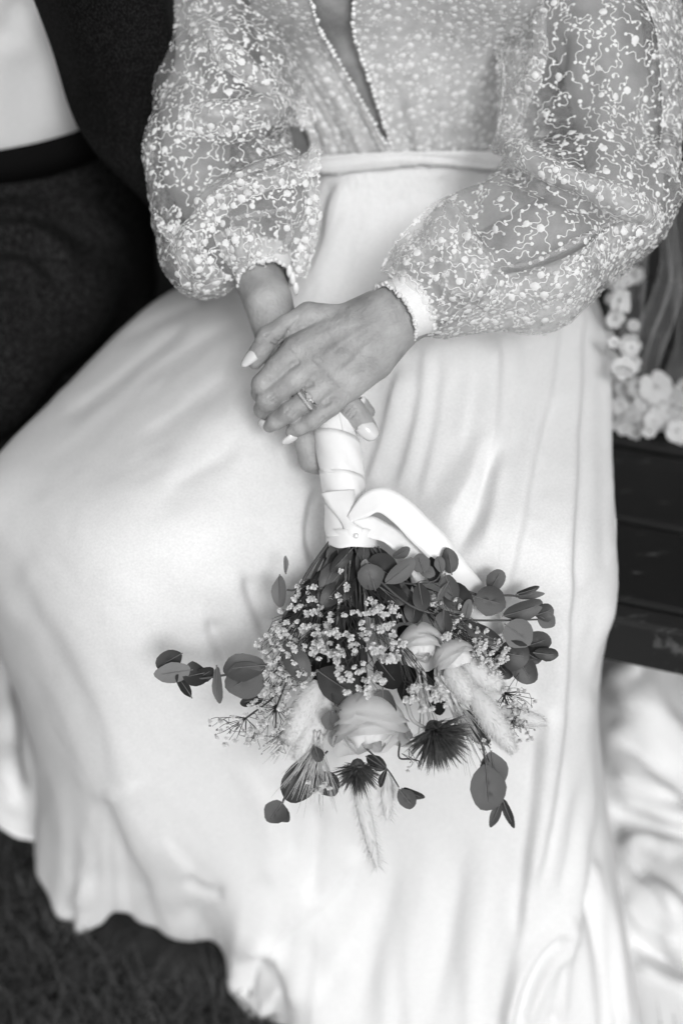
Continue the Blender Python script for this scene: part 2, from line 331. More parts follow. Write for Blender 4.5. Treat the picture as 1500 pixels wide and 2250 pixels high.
V = sculpt(G.reshape(-1, 3), N.reshape(-1, 3), folds, 0.0)
wr = rng.normal(0, 1, (24, 26)); 
WN = crom(np.swapaxes(crom(wr, NR), 0, 1), NC).T
V = V + N.reshape(-1, 3) * (WN.reshape(-1, 1) * 0.0005 + crom(np.swapaxes(crom(rng.normal(0, 1, (70, 80)), NR), 0, 1), NC).T.reshape(-1, 1) * 0.00016)
G = smooth_grid(V.reshape(NR, NC, 3), 1)
skirt = obj('skirt', G.reshape(-1, 3), grid_faces(NR, NC), M_CREPE, bride, label='smooth white crepe skirt spread over the lap')
so = skirt.modifiers.new('solid', 'SOLIDIFY'); so.thickness = 0.0012; so.offset = 0
SKIRT_G = G
# ================================================================== the bride's body: arms and hands as one blended surface
def smin(a, b, k):
    if k <= 0: return np.minimum(a, b)
    h = np.clip(0.5 + 0.5 * (b - a) / k, 0, 1)
    return b * (1 - h) + a * h - k * h * (1 - h)
class Vol:
    def __init__(s, lo, hi, h):
        s.lo = np.asarray(lo, float); s.h = h
        s.n = np.ceil((np.asarray(hi) - s.lo) / h).astype(int) + 1
    def new(s): return np.full(s.n, 1.0, np.float32)
    def cap(s, A, a, b, ra, rb, k):
        m = max(ra, rb) + k + 4 * s.h
        i0 = np.clip(((np.minimum(a, b) - m - s.lo) / s.h).astype(int), 0, s.n); i1 = np.clip(((np.maximum(a, b) + m - s.lo) / s.h).astype(int) + 2, 0, s.n)
        if (i1 <= i0).any(): return
        X = [(s.lo[c] + np.arange(i0[c], i1[c]) * s.h).astype(np.float32) for c in range(3)]
        x, y, z = X[0][:, None, None], X[1][None, :, None], X[2][None, None, :]
        ab = b - a; L = max(ab @ ab, 1e-12)
        t = np.clip(((x - a[0]) * ab[0] + (y - a[1]) * ab[1] + (z - a[2]) * ab[2]) / L, 0, 1)
        d = np.sqrt((x - a[0] - t * ab[0]) ** 2 + (y - a[1] - t * ab[1]) ** 2 + (z - a[2] - t * ab[2]) ** 2) - (ra + (rb - ra) * t)
        sl = tuple(slice(i0[c], i1[c]) for c in range(3))
        A[sl] = smin(A[sl], d, k)
    def chain(s, pts, k):
        """pts: (px, py, Z, radius px)"""
        A = s.new()
        P = [hp(*p[:3]) for p in pts]; R = [p[3] * KPX * (T0 - p[2] * PX) for p in pts]
        if len(pts) == 1: s.cap(A, P[0], P[0], R[0], R[0], k * PX)
        for i in range(len(pts) - 1): s.cap(A, P[i], P[i + 1], R[i], R[i + 1], k * PX)
        return A
    def mesh(s, A):
        """surface nets"""
        ins = A < 0
        nx, ny, nz = s.n
        cnt = np.zeros((nx - 1, ny - 1, nz - 1), np.int8)
        for dx in (0, 1):
            for dy in (0, 1):
                for dz in (0, 1): cnt += ins[dx:nx - 1 + dx, dy:ny - 1 + dy, dz:nz - 1 + dz]
        act = (cnt > 0) & (cnt < 8); idx = np.argwhere(act)
        ids = np.full(act.shape, -1, np.int64); ids[act] = np.arange(len(idx))
        acc = np.zeros((len(idx), 3)); c = np.zeros(len(idx))
        for ax in range(3):
            o = [q for q in range(3) if q != ax]
            for u in (0, 1):
                for v in (0, 1):
                    p0 = idx.copy(); p0[:, o[0]] += u; p0[:, o[1]] += v; p1 = p0.copy(); p1[:, ax] += 1
                    a = A[tuple(p0.T)]; b = A[tuple(p1.T)]; m = (a < 0) != (b < 0)
                    f = np.where(m, a / np.where(a == b, 1, a - b), 0)
                    q = p0.astype(float); q[:, ax] += f
                    acc[m] += q[m]; c[m] += 1
        V = s.lo + acc / c[:, None] * s.h
        Fs = []
        for ax in range(3):
            o = [q for q in range(3) if q != ax]
            sl0 = [slice(1, None)] * 3; sl1 = [slice(1, None)] * 3
            sl0[ax] = slice(0, -1); sl1[ax] = slice(1, None)
            a, b = ins[tuple(sl0)], ins[tuple(sl1)]
            e = np.argwhere(a != b); 
            base = e.copy(); base[:, o[0]] += 1; base[:, o[1]] += 1
            flip = a[tuple(e.T)]
            ok = np.ones(len(e), bool)
            for q in o: ok &= base[:, q] < s.n[q] - 1
            base, flip = base[ok], flip[ok]
            qs = []
            for u, v in ((0, 0), (1, 0), (1, 1), (0, 1)):
                p = base.copy(); p[:, o[0]] -= u; p[:, o[1]] -= v; qs.append(ids[tuple(p.T)])
            Q = np.stack(qs, 1)
            if ax == 1: flip = ~flip
            Q[~flip] = Q[~flip][:, ::-1]
            Fs.append(Q[(Q >= 0).all(1)])
        return V, np.concatenate(Fs)
def relax(V, F, it, lam=0.5):
    E = np.concatenate([F[:, [k, (k + 1) % F.shape[1]]] for k in range(F.shape[1])]); E = np.concatenate([E, E[:, ::-1]])
    deg = np.bincount(E[:, 0], minlength=len(V)).astype(float)[:, None] + 1e-9
    for _ in range(it):
        S = np.stack([np.bincount(E[:, 0], weights=V[E[:, 1], c], minlength=len(V)) for c in range(3)], 1)
        V = V + lam * (S / deg - V)
    return V
def bounds(chains, pad):
    P = np.array([hp(*p[:3]) for c in chains for p in c]); R = max(p[3] for c in chains for p in c) * PX * 1.2
    return P.min(0) - pad - R * 0.6, P.max(0) + pad + R * 0.6

# ---- her left hand (on top): joints as (x, y, height, radius) in photograph pixels at the hands
LH_palm = [
 [(1010, 600, -95, 66), (930, 650, -40, 56), (872, 684, -8, 42)], [(1010, 630, -95, 60), (940, 685, -45, 52), (884, 708, -14, 40)],   # forearm, wrist
 [(858, 668, -6, 40), (760, 712, 2, 34), (650, 767, 8, 29)], [(866, 684, -4, 42), (790, 730, 12, 36), (703, 790, 16, 28)],
 [(878, 700, -8, 42), (810, 772, 10, 36), (739, 828, 12, 27)], [(890, 716, -18, 38), (830, 800, -4, 31), (772, 852, -2, 25)],
 [(830, 720, -34, 42), (720, 800, -28, 36)],
 [(690, 775, 14, 24), (655, 799, 10, 17)], [(728, 806, 14, 24), (694, 836, 13, 17)], [(762, 838, 6, 22), (734, 866, 6, 15)],
]
LH_thumb = [(822, 672, -18, 34), (752, 702, -12, 32), (678, 694, -8, 30), (628, 716, -2, 23), (590, 741, -2, 25), (568, 778, -6, 22), (560, 795, -8, 17)]
LH_fing = [
 [(650, 767, 8, 28), (610, 808, 14, 25.5), (577, 845, 0, 24.5), (573, 864, -34, 21), (592, 880, -64, 18)],
 [(703, 790, 16, 26), (642, 838, 20, 24.5), (587, 881, 6, 24), (578, 900, -30, 20), (600, 915, -64, 17)],
 [(739, 828, 12, 25), (688, 868, 17, 23), (637, 905, 11, 22.5), (606, 926, -8, 18.5), (592, 936, -26, 15)],
 [(772, 852, -2, 23), (728, 893, 10, 20.5), (686, 925, 10, 20), (657, 940, 3, 17.5), (641, 950, -4, 15)],
]
RH_palm = [
 [(520, 500, -230, 64), (562, 590, -140, 57), (588, 660, -84, 52), (612, 740, -78, 49), (640, 800, -82, 46)],
 [(630, 790, -82, 44), (672, 880, -88, 40)], [(640, 800, -82, 44), (700, 860, -92, 44), (742, 852, -78, 36)],
]
RH_thumb = [(690, 820, -76, 36), (735, 856, -52, 30), (770, 896, -42, 27.5), (792, 922, -40, 25), (806, 938, -42, 21.5)]
RH_fing = [[(655, 890, -84, 30), (670, 965, -66, 27), (682, 1012, -72, 25.5), (722, 1028, -112, 22), (760, 1010, -128, 19)],
           [(690, 880, -104, 28), (712, 950, -128, 25), (760, 960, -140, 20)], [(808, 905, -82, 16), (796, 886, -66, 13), (794, 882, -60, 10)]]
allc = LH_palm + [LH_thumb] + LH_fing + RH_palm + [RH_thumb] + RH_fing
lo, hi = bounds(allc, 0.01)
hv = Vol(lo, hi, 0.0010)
def build_hand(palm, thumb, fings, ksoft):
    P = None
    for c in palm:
        A = hv.chain(c, 6); P = A if P is None else smin(P, A, 20 * PX)
    H = P
    parts = []
    if thumb: parts.append(smin(hv.chain(thumb, 7), P, 9 * PX))
    for f in fings: parts.append(smin(hv.chain(f, 6), P, 11 * PX))
    for A in parts: H = smin(H, A, 2.0 * PX)
    return H
vol = smin(build_hand(LH_palm, LH_thumb, LH_fing, 10), build_hand(RH_palm, RH_thumb, RH_fing, 10), 1.2 * PX)
HV, HF = hv.mesh(vol); del vol
HV = relax(HV, HF, 3, 0.5)
HN = vert_normals(HV, HF)
if ((HV - HV.mean(0)) * HN).sum() < 0: HN = -HN; HF = HF[:, ::-1]
lines = [
 # webs between the fingers, then joint wrinkles, tendons and hollows on the back of the hand
 ([(660, 792), (636, 806)], -4, 5), ([(690, 842), (672, 846)], -3.5, 6), ([(728, 880), (706, 890)], -3.5, 6),
 ([(592, 752), (606, 762), (612, 772)], -2.2, 2.0), ([(580, 741), (585, 735), (592, 733)], -1.6, 2.0), ([(628, 716), (634, 728), (640, 734)], -1.4, 2.2), ([(600, 744), (612, 752), (620, 756)], -1.5, 2.0),
 ([(560, 752), (566, 746), (574, 742)], 2.0, 6),
 ([(588, 876), (597, 868), (604, 868)], -1.2, 2.2), ([(592, 886), (602, 880), (608, 872)], -1.2, 2.0), ([(580, 842), (588, 836), (594, 828)], -1.0, 2.4),
 ([(632, 914), (640, 908), (645, 899)], -1.3, 2.0), ([(640, 918), (648, 910), (651, 902)], -1.3, 2.0), ([(624, 908), (632, 902), (638, 894)], -1.0, 2.0), ([(700, 926), (708, 920), (712, 912)], -1.1, 2.0), ([(706, 930), (714, 924), (717, 918)], -1.1, 2.0),
 ([(652, 762), (640, 772)], 1.5, 14), ([(706, 786), (694, 800)], 2.5, 15), ([(742, 828), (730, 840)], 2, 14), ([(772, 856), (762, 866)], 1, 12),
 ([(676, 786), (700, 766), (740, 744)], -2.0, 12), ([(722, 818), (744, 800), (780, 776)], -1.6, 11), ([(758, 848), (780, 824), (806, 800)], -1.2, 11),
 ([(706, 788), (760, 748), (830, 706)], 2.2, 8), ([(742, 826), (790, 776), (850, 720)], 1.8, 8), ([(652, 764), (720, 730), (800, 700)], 1.6, 8),
 ([(662, 690), (652, 706), (640, 722), (622, 748), (604, 772)], -4.0, 4.5), ([(845, 640), (866, 676), (884, 716)], -1.6, 5), ([(834, 650), (852, 688), (872, 730)], -1.0, 4), ([(712, 700), (740, 688), (770, 690)], -4, 18),
 # her right thumb wrinkles
 ([(754, 912), (766, 898), (778, 888)], -2.2, 2.2), ([(760, 916), (772, 903), (784, 894)], -2.4, 2.2), ([(766, 921), (776, 911), (786, 902)], -2.0, 2.2), ([(764, 906), (772, 899)], 1.6, 3),
]
lines = [(l[0], l[1] * (2.6 if l[2] <= 2.4 else 1.35)) + tuple(l[2:]) for l in lines]
HV = sculpt(HV, HN, lines, 0.1)
HV = relax(HV, HF, 1, 0.35)

# ---- torso, upper arms (mostly under the dress): coarser, in the same mesh
torso_c = [[(885, 520, -560, 260), (880, 330, -700, 300), (860, 60, -780, 310), (850, -200, -800, 330)]]
arm_c = [[(1220, -260, -380, 100), (1310, 60, -360, 96), (1380, 410, -260, 78), (1200, 510, -170, 74), (1010, 600, -98, 62)],
         [(430, -260, -400, 100), (430, 60, -380, 92), (430, 380, -270, 74), (480, 470, -260, 68), (560, 586, -146, 55)]]
TC = np.array([0.052, 1.235])                # torso axis (x, y)
def torso_d(P, grow=0.0):
    """approximate signed distance of the torso: an elliptic column with two breasts at the top"""
    x, y, z = P[..., 0] - TC[0], P[..., 1] - TC[1], P[..., 2]
    hw = 0.138 + 0.10 * np.clip(z - 0.74, -0.3, 0.3) + 0.12 * np.clip(0.74 - z, 0, 0.3); dp = 0.104 + 0.06 * np.clip(z - 0.74, 0, 0.2)
    r = np.sqrt((x / hw) ** 2 + (y / dp) ** 2); d = (r - 1) * dp * 0.95
    for s in (-1, 1):
        b = np.sqrt((x - s * 0.078) ** 2 + (y + 0.055) ** 2 + (z - 0.925) ** 2) - 0.088
        d = smin(d, b, 0.045)
    return d - grow
tv = Vol((-0.35, 0.85, 0.42), (0.48, 1.45, 1.12), 0.006)
gx = [tv.lo[c] + np.arange(tv.n[c]) * tv.h for c in range(3)]
PG = np.stack(np.meshgrid(*gx, indexing='ij'), -1)
A = torso_d(PG)
for c in arm_c: A = smin(A, tv.chain(c, 8), 0.03)
TV, TF = tv.mesh(A)
TV = relax(TV, TF, 4)
TN = vert_normals(TV, TF)
if ((TV - TV.mean(0)) * TN).sum() < 0: TF = TF[:, ::-1]
BV, BF = merge([(HV, HF), (TV, TF)])
body = obj('body', BV, BF, M_SKIN, bride)
print('body', len(BV))

# ---- finger nails and their little stones
def surf(px, py, bv=None):
    o = Vector(CAM); d = Vector(norm(ray(px, py)))
    h = HAND_BVH.ray_cast(o, d)
    return None if h[0] is None else (np.array(h[0]), np.array(h[1]))
HAND_BVH = BVHTree.FromPolygons([Vector(v) for v in HV], [list(map(int, f)) for f in HF])
def nail(base, tip, Zb, Zt, width, nrm, gems=0, tipw=0.35):
    """almond nail from base to tip, both photograph points with a height, arched across"""
    a, b = hp(*base, Zb), hp(*tip, Zt); ax = norm(b - a); L = np.linalg.norm(b - a)
    n = np.asarray(nrm, float); n = n[0] * RT + n[1] * UP - n[2] * FW; n = norm(n - ax * (n @ ax)); s = np.cross(ax, n)
    nr, nc = 12, 9; Gd = np.zeros((nr, nc, 3))
    for i in range(nr):
        f = i / (nr - 1); wd = width * PX * 0.5 * (math.sqrt(max(0.0, 1 - (1 - min(1, f / .28)) ** 2)) if f < .28 else 1 - (1 - tipw) * ((f - .28) / .72) ** 2.2)
        if f > 0.93: wd *= 0.75
        if i == nr - 1: wd *= 0.55
        for j in range(nc):
            q = -1 + 2 * j / (nc - 1)
            Gd[i, j] = a + ax * L * f + s * wd * q - n * (wd * 0.55 * q * q) + n * (0.0006 + 0.0012 * math.sin(math.pi * f))
    o = obj('fingernail', Gd.reshape(-1, 3), grid_faces(nr, nc), M_NAIL, bride)
    m = o.modifiers.new('solid', 'SOLIDIFY'); m.thickness = 0.0007; m.offset = 1
    if gems:
        iv, jf = ico(1, 1); parts = []
        for k in range(gems):
            q = -0.9 + 1.8 * k / max(1, gems - 1)
            c = a + s * width * PX * 0.5 * q + ax * (L * 0.20 * q * q - 0.0006) - n * (width * PX * .22 * q * q) + n * 0.0009
            parts.append((iv * (0.0008 if k % 2 else 0.00062) + c, jf))
        obj('nail_stones', *merge(parts), M_GEM, o, smooth=False)
nail((571, 762), (532, 805), 12, 2, 30, (-.62, -.1, .75), 0, 0.3)         # left thumb
nail((652, 957), (620, 974), 1, -2, 23, (.05, -.75, .65), 0, 0.35)          # left little finger
nail((592, 938), (570, 928), -22, -34, 24, (-.45, -.6, .55), 4, 0.5)      # left ring finger
nail((794, 928), (826, 962), -20, -26, 43, (.12, .10, 1.0), 6, 0.55)         # right thumb
nail((792, 888), (799, 872), -50, -48, 15, (.7, .2, .6), 0, 0.5)

# ---- rings
def ring(c_px, Z, axis_px, R, wire, stones, name, label):
    c = hp(*c_px, Z); ax = axis_px[0] * RT - axis_px[1] * UP - axis_px[2] * FW
    x, y, z = frame(ax, UP); n = 40
    a = np.arange(n) * 2 * np.pi / n
    P = c + R * (np.cos(a)[:, None] * x + np.sin(a)[:, None] * y)
    prof = np.arange(6) * 2 * np.pi / 6; V = []
    for i in range(n):
        rd = norm(P[i] - c); V.append(P[i] + wire * 0.7 * np.cos(prof)[:, None] * rd + wire * np.sin(prof)[:, None] * z)
    F = grid_faces(n, 6, True); F = np.concatenate([F, np.stack([(n - 1) * 6 + np.arange(6), (n - 1) * 6 + (np.arange(6) + 1) % 6, (np.arange(6) + 1) % 6, np.arange(6)], 1)])
    o = thing(name, label, 'ring', c - np.array([0, 0, R]))
    obj('band', np.concatenate(V), F, M_SILVER, o)
    iv, jf = ico(1, 1); up = norm(np.array(CAM) - c); up = norm(up - z * (up @ z))
    for da, r in stones:
        d = norm(up * math.cos(da) + np.cross(z, up) * math.sin(da))
        obj('stone', iv * r + c + d * (R + r * 0.55), jf, M_GEM, o, smooth=False)
ring((681, 873), 17, (-.78, .60, -.08), 26.8 * PX, 0.0012, [(0, .0030)] + [(s * (.20 + .15 * k), .0012) for k in range(2) for s in (-1, 1)], 'engagement_ring', 'silver ring with one large raised stone on the ring finger')
ring((671, 880), 17, (-.78, .60, -.08), 26.4 * PX, 0.0013, [(-.72 + .18 * k, .0015) for k in range(9)], 'wedding_ring', 'silver band set with a row of small stones, nearer the fingertip')
# ================================================================== bodice, belt, sleeves, cuffs
M_LACE = sheer('tulle_sleeve', 0.68, 0.28, 0.15)
M_FOLD = sheer('tulle_folded_over', 0.82, 0.34, 0.25, 90)
M_BODICE = mat('lace_lining', 0.49, 0.8, var=0.20, vscale=110, bump=0.5, bscale=700, spec=0.15, detail=8)
M_THREAD = mat('embroidery_thread', 0.86, 0.7, spec=0.2, trans=0.2)
M_BEAD = mat('pearl_bead', 0.82, 0.3, spec=0.5)
M_BAND = mat('white_band', 0.80, 0.6, var=0.05, vscale=300, bump=0.5, bscale=900, spec=0.2)
M_SEQ = mat('sequin', 0.9, 0.15, spec=0.8, metal=0.3)
def embroider(V, F, parent, n_big, area, seed, big_r=0.0026, step=0.0019, lift=0.0007, keep=None, dens=3, steps=(8, 22), width=0.00034, clear=0.0019):
    """wandering stitched threads with a knot at each end, and large round knots, walked over a cloth surface"""
    r = np.random.default_rng(seed)
    bvh = BVHTree.FromPolygons([Vector(v) for v in V], [list(map(int, f)) for f in F])
    tri = V[F[:, 0]], V[F[:, 1]], V[F[:, 2]]
    ar = np.linalg.norm(np.cross(tri[1] - tri[0], tri[2] - tri[0]), axis=1)
    if keep is not None: ar = ar * keep(V[F].mean(1))
    if n_big == 0: area = ar.sum() * 1.0; n_big = int(area / 1.05e-4); print('bodice area', area, n_big)
    pr = ar / ar.sum(); TVs, TFs, DVs, DFs = [], [], [], []; nt = nd = 0
    ring8 = np.arange(7) * 2 * np.pi / 7
    def dot(p, n, rad):
        nonlocal nd
        x, y, _ = frame(n)
        a = ring8 + r.uniform(0, 1); jit = rad * (1 + r.uniform(-.12, .12, 7))
        ci = p + n * lift + (np.cos(a) * jit)[:, None] * x + (np.sin(a) * jit)[:, None] * y
        c2 = p + n * (lift + rad * 0.2) + (np.cos(a) * jit * .6)[:, None] * x + (np.sin(a) * jit * .6)[:, None] * y
        DVs.append(np.concatenate([ci, c2, [p + n * (lift + rad * .26)]]))
        k = np.arange(7); k2 = (k + 1) % 7
        DFs.append(np.concatenate([np.stack([k, k2, k2 + 7], 1), np.stack([k, k2 + 7, k + 7], 1), np.stack([k + 7, k2 + 7, np.full(7, 14)], 1)]) + nd); nd += 15
    # well spaced starting points
    cand = r.choice(len(F), n_big * 6, p=pr); pts = []; cell = {}
    sp = math.sqrt(area / n_big) * 0.62
    for f in cand:
        w = r.dirichlet((1, 1, 1)); p = V[F[f, 0]] * w[0] + V[F[f, 1]] * w[1] + V[F[f, 2]] * w[2]
        key = tuple((p / sp).astype(int)); bad = False
        for dx in (-1, 0, 1):
            for dy in (-1, 0, 1):
                for dz in (-1, 0, 1):
                    for q in cell.get((key[0] + dx, key[1] + dy, key[2] + dz), ()):
                        if np.linalg.norm(q - p) < sp: bad = True
        if bad: continue
        cell.setdefault(key, []).append(p); pts.append(p)
        if len(pts) >= n_big: break
    occ = {}; cs = 0.0026
    def near(q, own):
        k = (int(q[0] // cs), int(q[1] // cs), int(q[2] // cs))
        for dx in (-1, 0, 1):
            for dy in (-1, 0, 1):
                for dz in (-1, 0, 1):
                    for (w, o_) in occ.get((k[0] + dx, k[1] + dy, k[2] + dz), ()):
                        if o_ != own and (w[0] - q[0]) ** 2 + (w[1] - q[1]) ** 2 + (w[2] - q[2]) ** 2 < clear2: return True
        return False
    def mark(q, own): occ.setdefault((int(q[0] // cs), int(q[1] // cs), int(q[2] // cs)), []).append((q, own))
    clear2 = clear ** 2; tid = 0; starts = []
    for p in pts:
        loc, n, _, _ = bvh.find_nearest(Vector(p)); n = np.array(n); p = np.array(loc)
        if n @ (CAM - p) < 0 and not CLOSED: n = -n
        dot(p, n, big_r * r.uniform(.75, 1.3)); mark(p, -1); starts.append(p)
    for _ in range(dens):
        for p in pts:
            q = p + r.normal(0, 1, 3) * sp * 0.75
            loc, n, _, _ = bvh.find_nearest(Vector(q)); q = np.array(loc); n = np.array(n); tid += 1
            if near(q, tid): continue
            if n @ (CAM - q) < 0 and not CLOSED: n = -n
            x, y, _ = frame(n); th = r.uniform(0, 6.28); d = math.cos(th) * x + math.sin(th) * y
            m = r.integers(*steps); L = []; cl_ = []; curl = r.uniform(-.5, .5); ph = r.uniform(0, 6); fq = r.uniform(.7, 1.3); am = r.uniform(.6, 1.15)
            for k in range(m):
                d = norm(d - n * (d @ n)); s = np.cross(n, d)
                L.append(q + n * lift - s * width); L.append(q + n * lift + s * width); cl_.append((q, n))
                a = curl * .25 + am * math.sin(ph + k * fq); d = d * math.cos(a) + s * math.sin(a)
                loc, n2, _, _ = bvh.find_nearest(Vector(q + d * step)); q2 = np.array(loc); n2 = np.array(n2)
                if n2 @ n < 0: n2 = -n2
                if near(q2, tid):
                    if k < 3: L = []
                    break
                q = q2; n = n2
            if len(L) < 6: continue
            for (q, n) in cl_: mark(q, tid)
            for w in {0, len(cl_) - 1, (len(cl_) // 2 if r.random() < .5 else 0)}: dot(*cl_[w], big_r * r.uniform(.42, .58))
            m = len(L) // 2; TVs.append(np.array(L)); k = np.arange(m - 1) * 2
            TFs.append(np.stack([k, k + 1, k + 3, k + 2], 1) + nt); nt += len(L)
    a = obj('embroidered_thread', np.concatenate(TVs), np.concatenate(TFs), M_THREAD, parent, kind='stuff')
    b = obj('embroidered_knots', np.concatenate(DVs), np.concatenate(DFs), M_THREAD, parent, kind='stuff')
    return a, b
CLOSED = False
# ---- bodice: two lace panels lying on the torso either side of the deep neckline
def on_torso(px, py, grow):
    r = ray(px, py); t = np.full(np.shape(px), 0.9)
    for _ in range(60):
        d = torso_d(CAM + r * t[..., None] if np.ndim(t) else CAM + r * t, grow); t = t + d * 0.8
        t = np.minimum(t, 1.6)
    return CAM + r * (t[..., None] if np.ndim(t) else t)
def ray_np(px, py): return FW + ((px - 750) * KPX)[..., None] * RT + ((1125 - py) * KPX)[..., None] * UP
_ray = ray
def ray(px, py): return ray_np(np.asarray(px, float), np.asarray(py, float)) if np.ndim(px) else _ray(px, py)
NECK_L = [(640, -230), (656, -130), (672, -60), (683, 0), (700, 58), (730, 112), (762, 165), (800, 232), (828, 285), (856, 336)]
NECK_R = [(800, -230), (790, -130), (782, -60), (777, 0), (776, 60), (792, 122), (816, 190), (838, 255), (852, 300), (864, 336)]
SIDE_L = [(552, -230), (550, -130), (548, -60), (550, 0), (558, 60), (578, 120), (612, 180), (650, 240), (680, 300), (690, 350)]
SIDE_R = [(1190, -230), (1190, -130), (1190, -60), (1190, 0), (1188, 60), (1185, 120), (1180, 180), (1175, 240), (1172, 300), (1170, 350)]
def panel(name, a, b, label):
    A, B = crom(a, 70), crom(b, 70); A[:, 1] += 0; u = np.linspace(0, 1, 80)[None, :, None]
    Q = A[:, None] * (1 - u) + B[:, None] * u
    P = on_torso(Q[..., 0], Q[..., 1], 0.006)
    N = face_cam(grid_normals(P), P)
    # gathers running up from the waist
    ph = np.linspace(0, 1, 80)[None, :] * 46 + 3 * np.sin(np.linspace(0, 5, 80))[None, :]
    v = np.linspace(0, 1, 70)[:, None]
    P = P + N * ((0.0009 * np.sin(ph) * np.sin(ph * .31 + 2 * v) + 0.0014 * np.sin(ph * .43 + 1 + v)) * np.clip((v - .45) / .5, 0, 1))[..., None]
    V = P.reshape(-1, 3); F = grid_faces(70, 80)
    o = obj(name, V, F, M_BODICE, bride, label=label)
    o.modifiers.new('solid', 'SOLIDIFY').thickness = 0.001
    return o, V, F, P
pl, VL, FL, GL = panel('bodice_panel', SIDE_L, NECK_L, 'lace bodice half left of the neckline')
pr_, VR, FR, GR = panel('bodice_panel', NECK_R, SIDE_R, 'lace bodice half right of the neckline')
embroider(VL, FL, pl, 0, 0, 3, dens=7, clear=.0016, big_r=.0031, width=.00048)
embroider(VR, FR, pr_, 0, 0, 4, dens=7, clear=.0016, big_r=.0031, width=.00048)
iv0, if0 = ico(1, 1)
def beads(P, r, gap, name, parent, m=M_BEAD):
    d = np.concatenate([[0], np.cumsum(np.linalg.norm(np.diff(P, axis=0), axis=1))]); n = max(2, int(d[-1] / gap)); s = np.linspace(0, d[-1], n)
    Q = np.stack([np.interp(s, d, P[:, c]) for c in range(3)], 1)
    return obj(name, *merge([((iv0 * (1 + .25 * rng.uniform(-1, 1, iv0.shape))) * r * rng.uniform(.65, 1.15) + q + rng.normal(0, .0004, 3), if0) for q in Q]), m, parent)
nl = crom(np.array([on_torso(np.array([p[0]]), np.array([p[1]]), 0.0085)[0] for p in NECK_L]), 90)
nr_ = crom(np.array([on_torso(np.array([p[0]]), np.array([p[1]]), 0.0085)[0] for p in NECK_R]), 90)
beads(nl, 0.0024, 0.0050, 'bead_trim', pl); beads(nr_, 0.0024, 0.0050, 'bead_trim', pr_)
# sequins that glint on the bodice
sq = []
for k in range(150):
    px_, py_ = rng.uniform(880, 1190), rng.uniform(0, 320)
    p = on_torso(np.array([px_]), np.array([py_]), 0.0075)[0]; sq.append((iv0 * 0.0007 + p, if0))
obj('sequins', *merge(sq), M_SEQ, pr_, smooth=False, kind='stuff')
# ---- belt
bt = np.linspace(0, 1, 110); bx = 660 + bt * 520
top = 338 - 6 * np.sin(bt * np.pi) + 8 * (1 - bt) ** 3 - 2 * bt; bot = top + 34 + 5 * np.sin(bt * 9)
vv = np.linspace(0, 1, 9)[:, None]
QX = np.repeat(bx[None], 9, 0); QY = top[None] * (1 - vv) + bot[None] * vv
BP = on_torso(QX, QY, 0.020); BNn = face_cam(grid_normals(BP), BP)
BP += BNn * (0.0005 * np.sin(vv * 9 + 3 * np.sin(bt * 5)[None]) + 0.0006 * np.sin(bt * 44 + 2 * np.sin(bt * 13))[None] * vv)[..., None]
belt = obj('belt', BP.reshape(-1, 3), grid_faces(9, 110), M_BAND, bride, label='narrow white fabric belt below the bodice')
belt.modifiers.new('solid', 'SOLIDIFY').thickness = 0.0014
beads(BP[-1][10:75], 0.0016, 0.0022, 'lace_edging', belt, M_THREAD)
# ---- sleeves
def fold_rolls(V, F, lines, seed):
    """cloth pushed up into rolled ridges along the given lines"""
    bvh = BVHTree.FromPolygons([Vector(v) for v in V], [list(map(int, f)) for f in F]); r = np.random.default_rng(seed); out = [(V, F)]
    for pts, rad in lines:
        L = crom(np.array(pts, float), 30); P = []
        for q in L:
            h = bvh.ray_cast(Vector(CAM), Vector(norm(_ray(q[0], q[1]))))
            if h[0] is not None: P.append(np.array(h[0]))
        if len(P) < 6: continue
        P = np.array(P)
        for _ in range(4): P[1:-1] = (P[:-2] + 2 * P[1:-1] + P[2:]) / 4
        e = np.linspace(0, 1, len(P)); R = rad * PX * np.clip(np.minimum(e, 1 - e) / .3, .1, 1) * (1 + .2 * np.sin(e * 17 + r.uniform(0, 6)))
        TVv, TFf = tube(P, R, 10); out.append((TVv, TFf[:, ::-1]))
    return merge(out)
def puff(chains, k, h, folds, noise, seed):
    lo, hi = bounds(chains, 0.02); v = Vol(lo - .01, hi + .01, h); A = None
    for c in chains:
        B = v.chain(c, 30); A = B if A is None else smin(A, B, k * PX)
    r = np.random.default_rng(seed)
    gx = [v.lo[c] + np.arange(v.n[c]) * h for c in range(3)]
    X, Y, Z = np.meshgrid(*gx, indexing='ij')
    W = np.zeros(v.n)
    for _ in range(10):
        d = r.normal(0, 1, 3); d /= np.linalg.norm(d); f = r.uniform(50, 150)
        W += np.sin((X * d[0] + Y * d[1] + Z * d[2]) * f + r.uniform(0, 6) + 1.5 * np.sin((X * d[1] + Y * d[2] - Z * d[0]) * f * .5)) * 60 / f
    V, F = v.mesh(A + W * noise)
    V = relax(V, F, 6); N = vert_normals(V, F)
    if ((V - V.mean(0)) * N).sum() < 0: N = -N; F = F[:, ::-1]
    folds = [(q[0], q[1] * 1.5) + tuple(q[2:]) for q in folds]
    V = sculpt(V, N, folds, 0.0); V = relax(V, F, 1)
    return V, F
RS = [[(1240, -330, -420, 190), (1280, -60, -360, 205), (1300, 200, -300, 198), (1290, 330, -260, 180)],
      [(1300, 420, -220, 190), (1160, 545, -120, 172), (1010, 600, -60, 128), (958, 634, -44, 92), (938, 648, -36, 62)]]
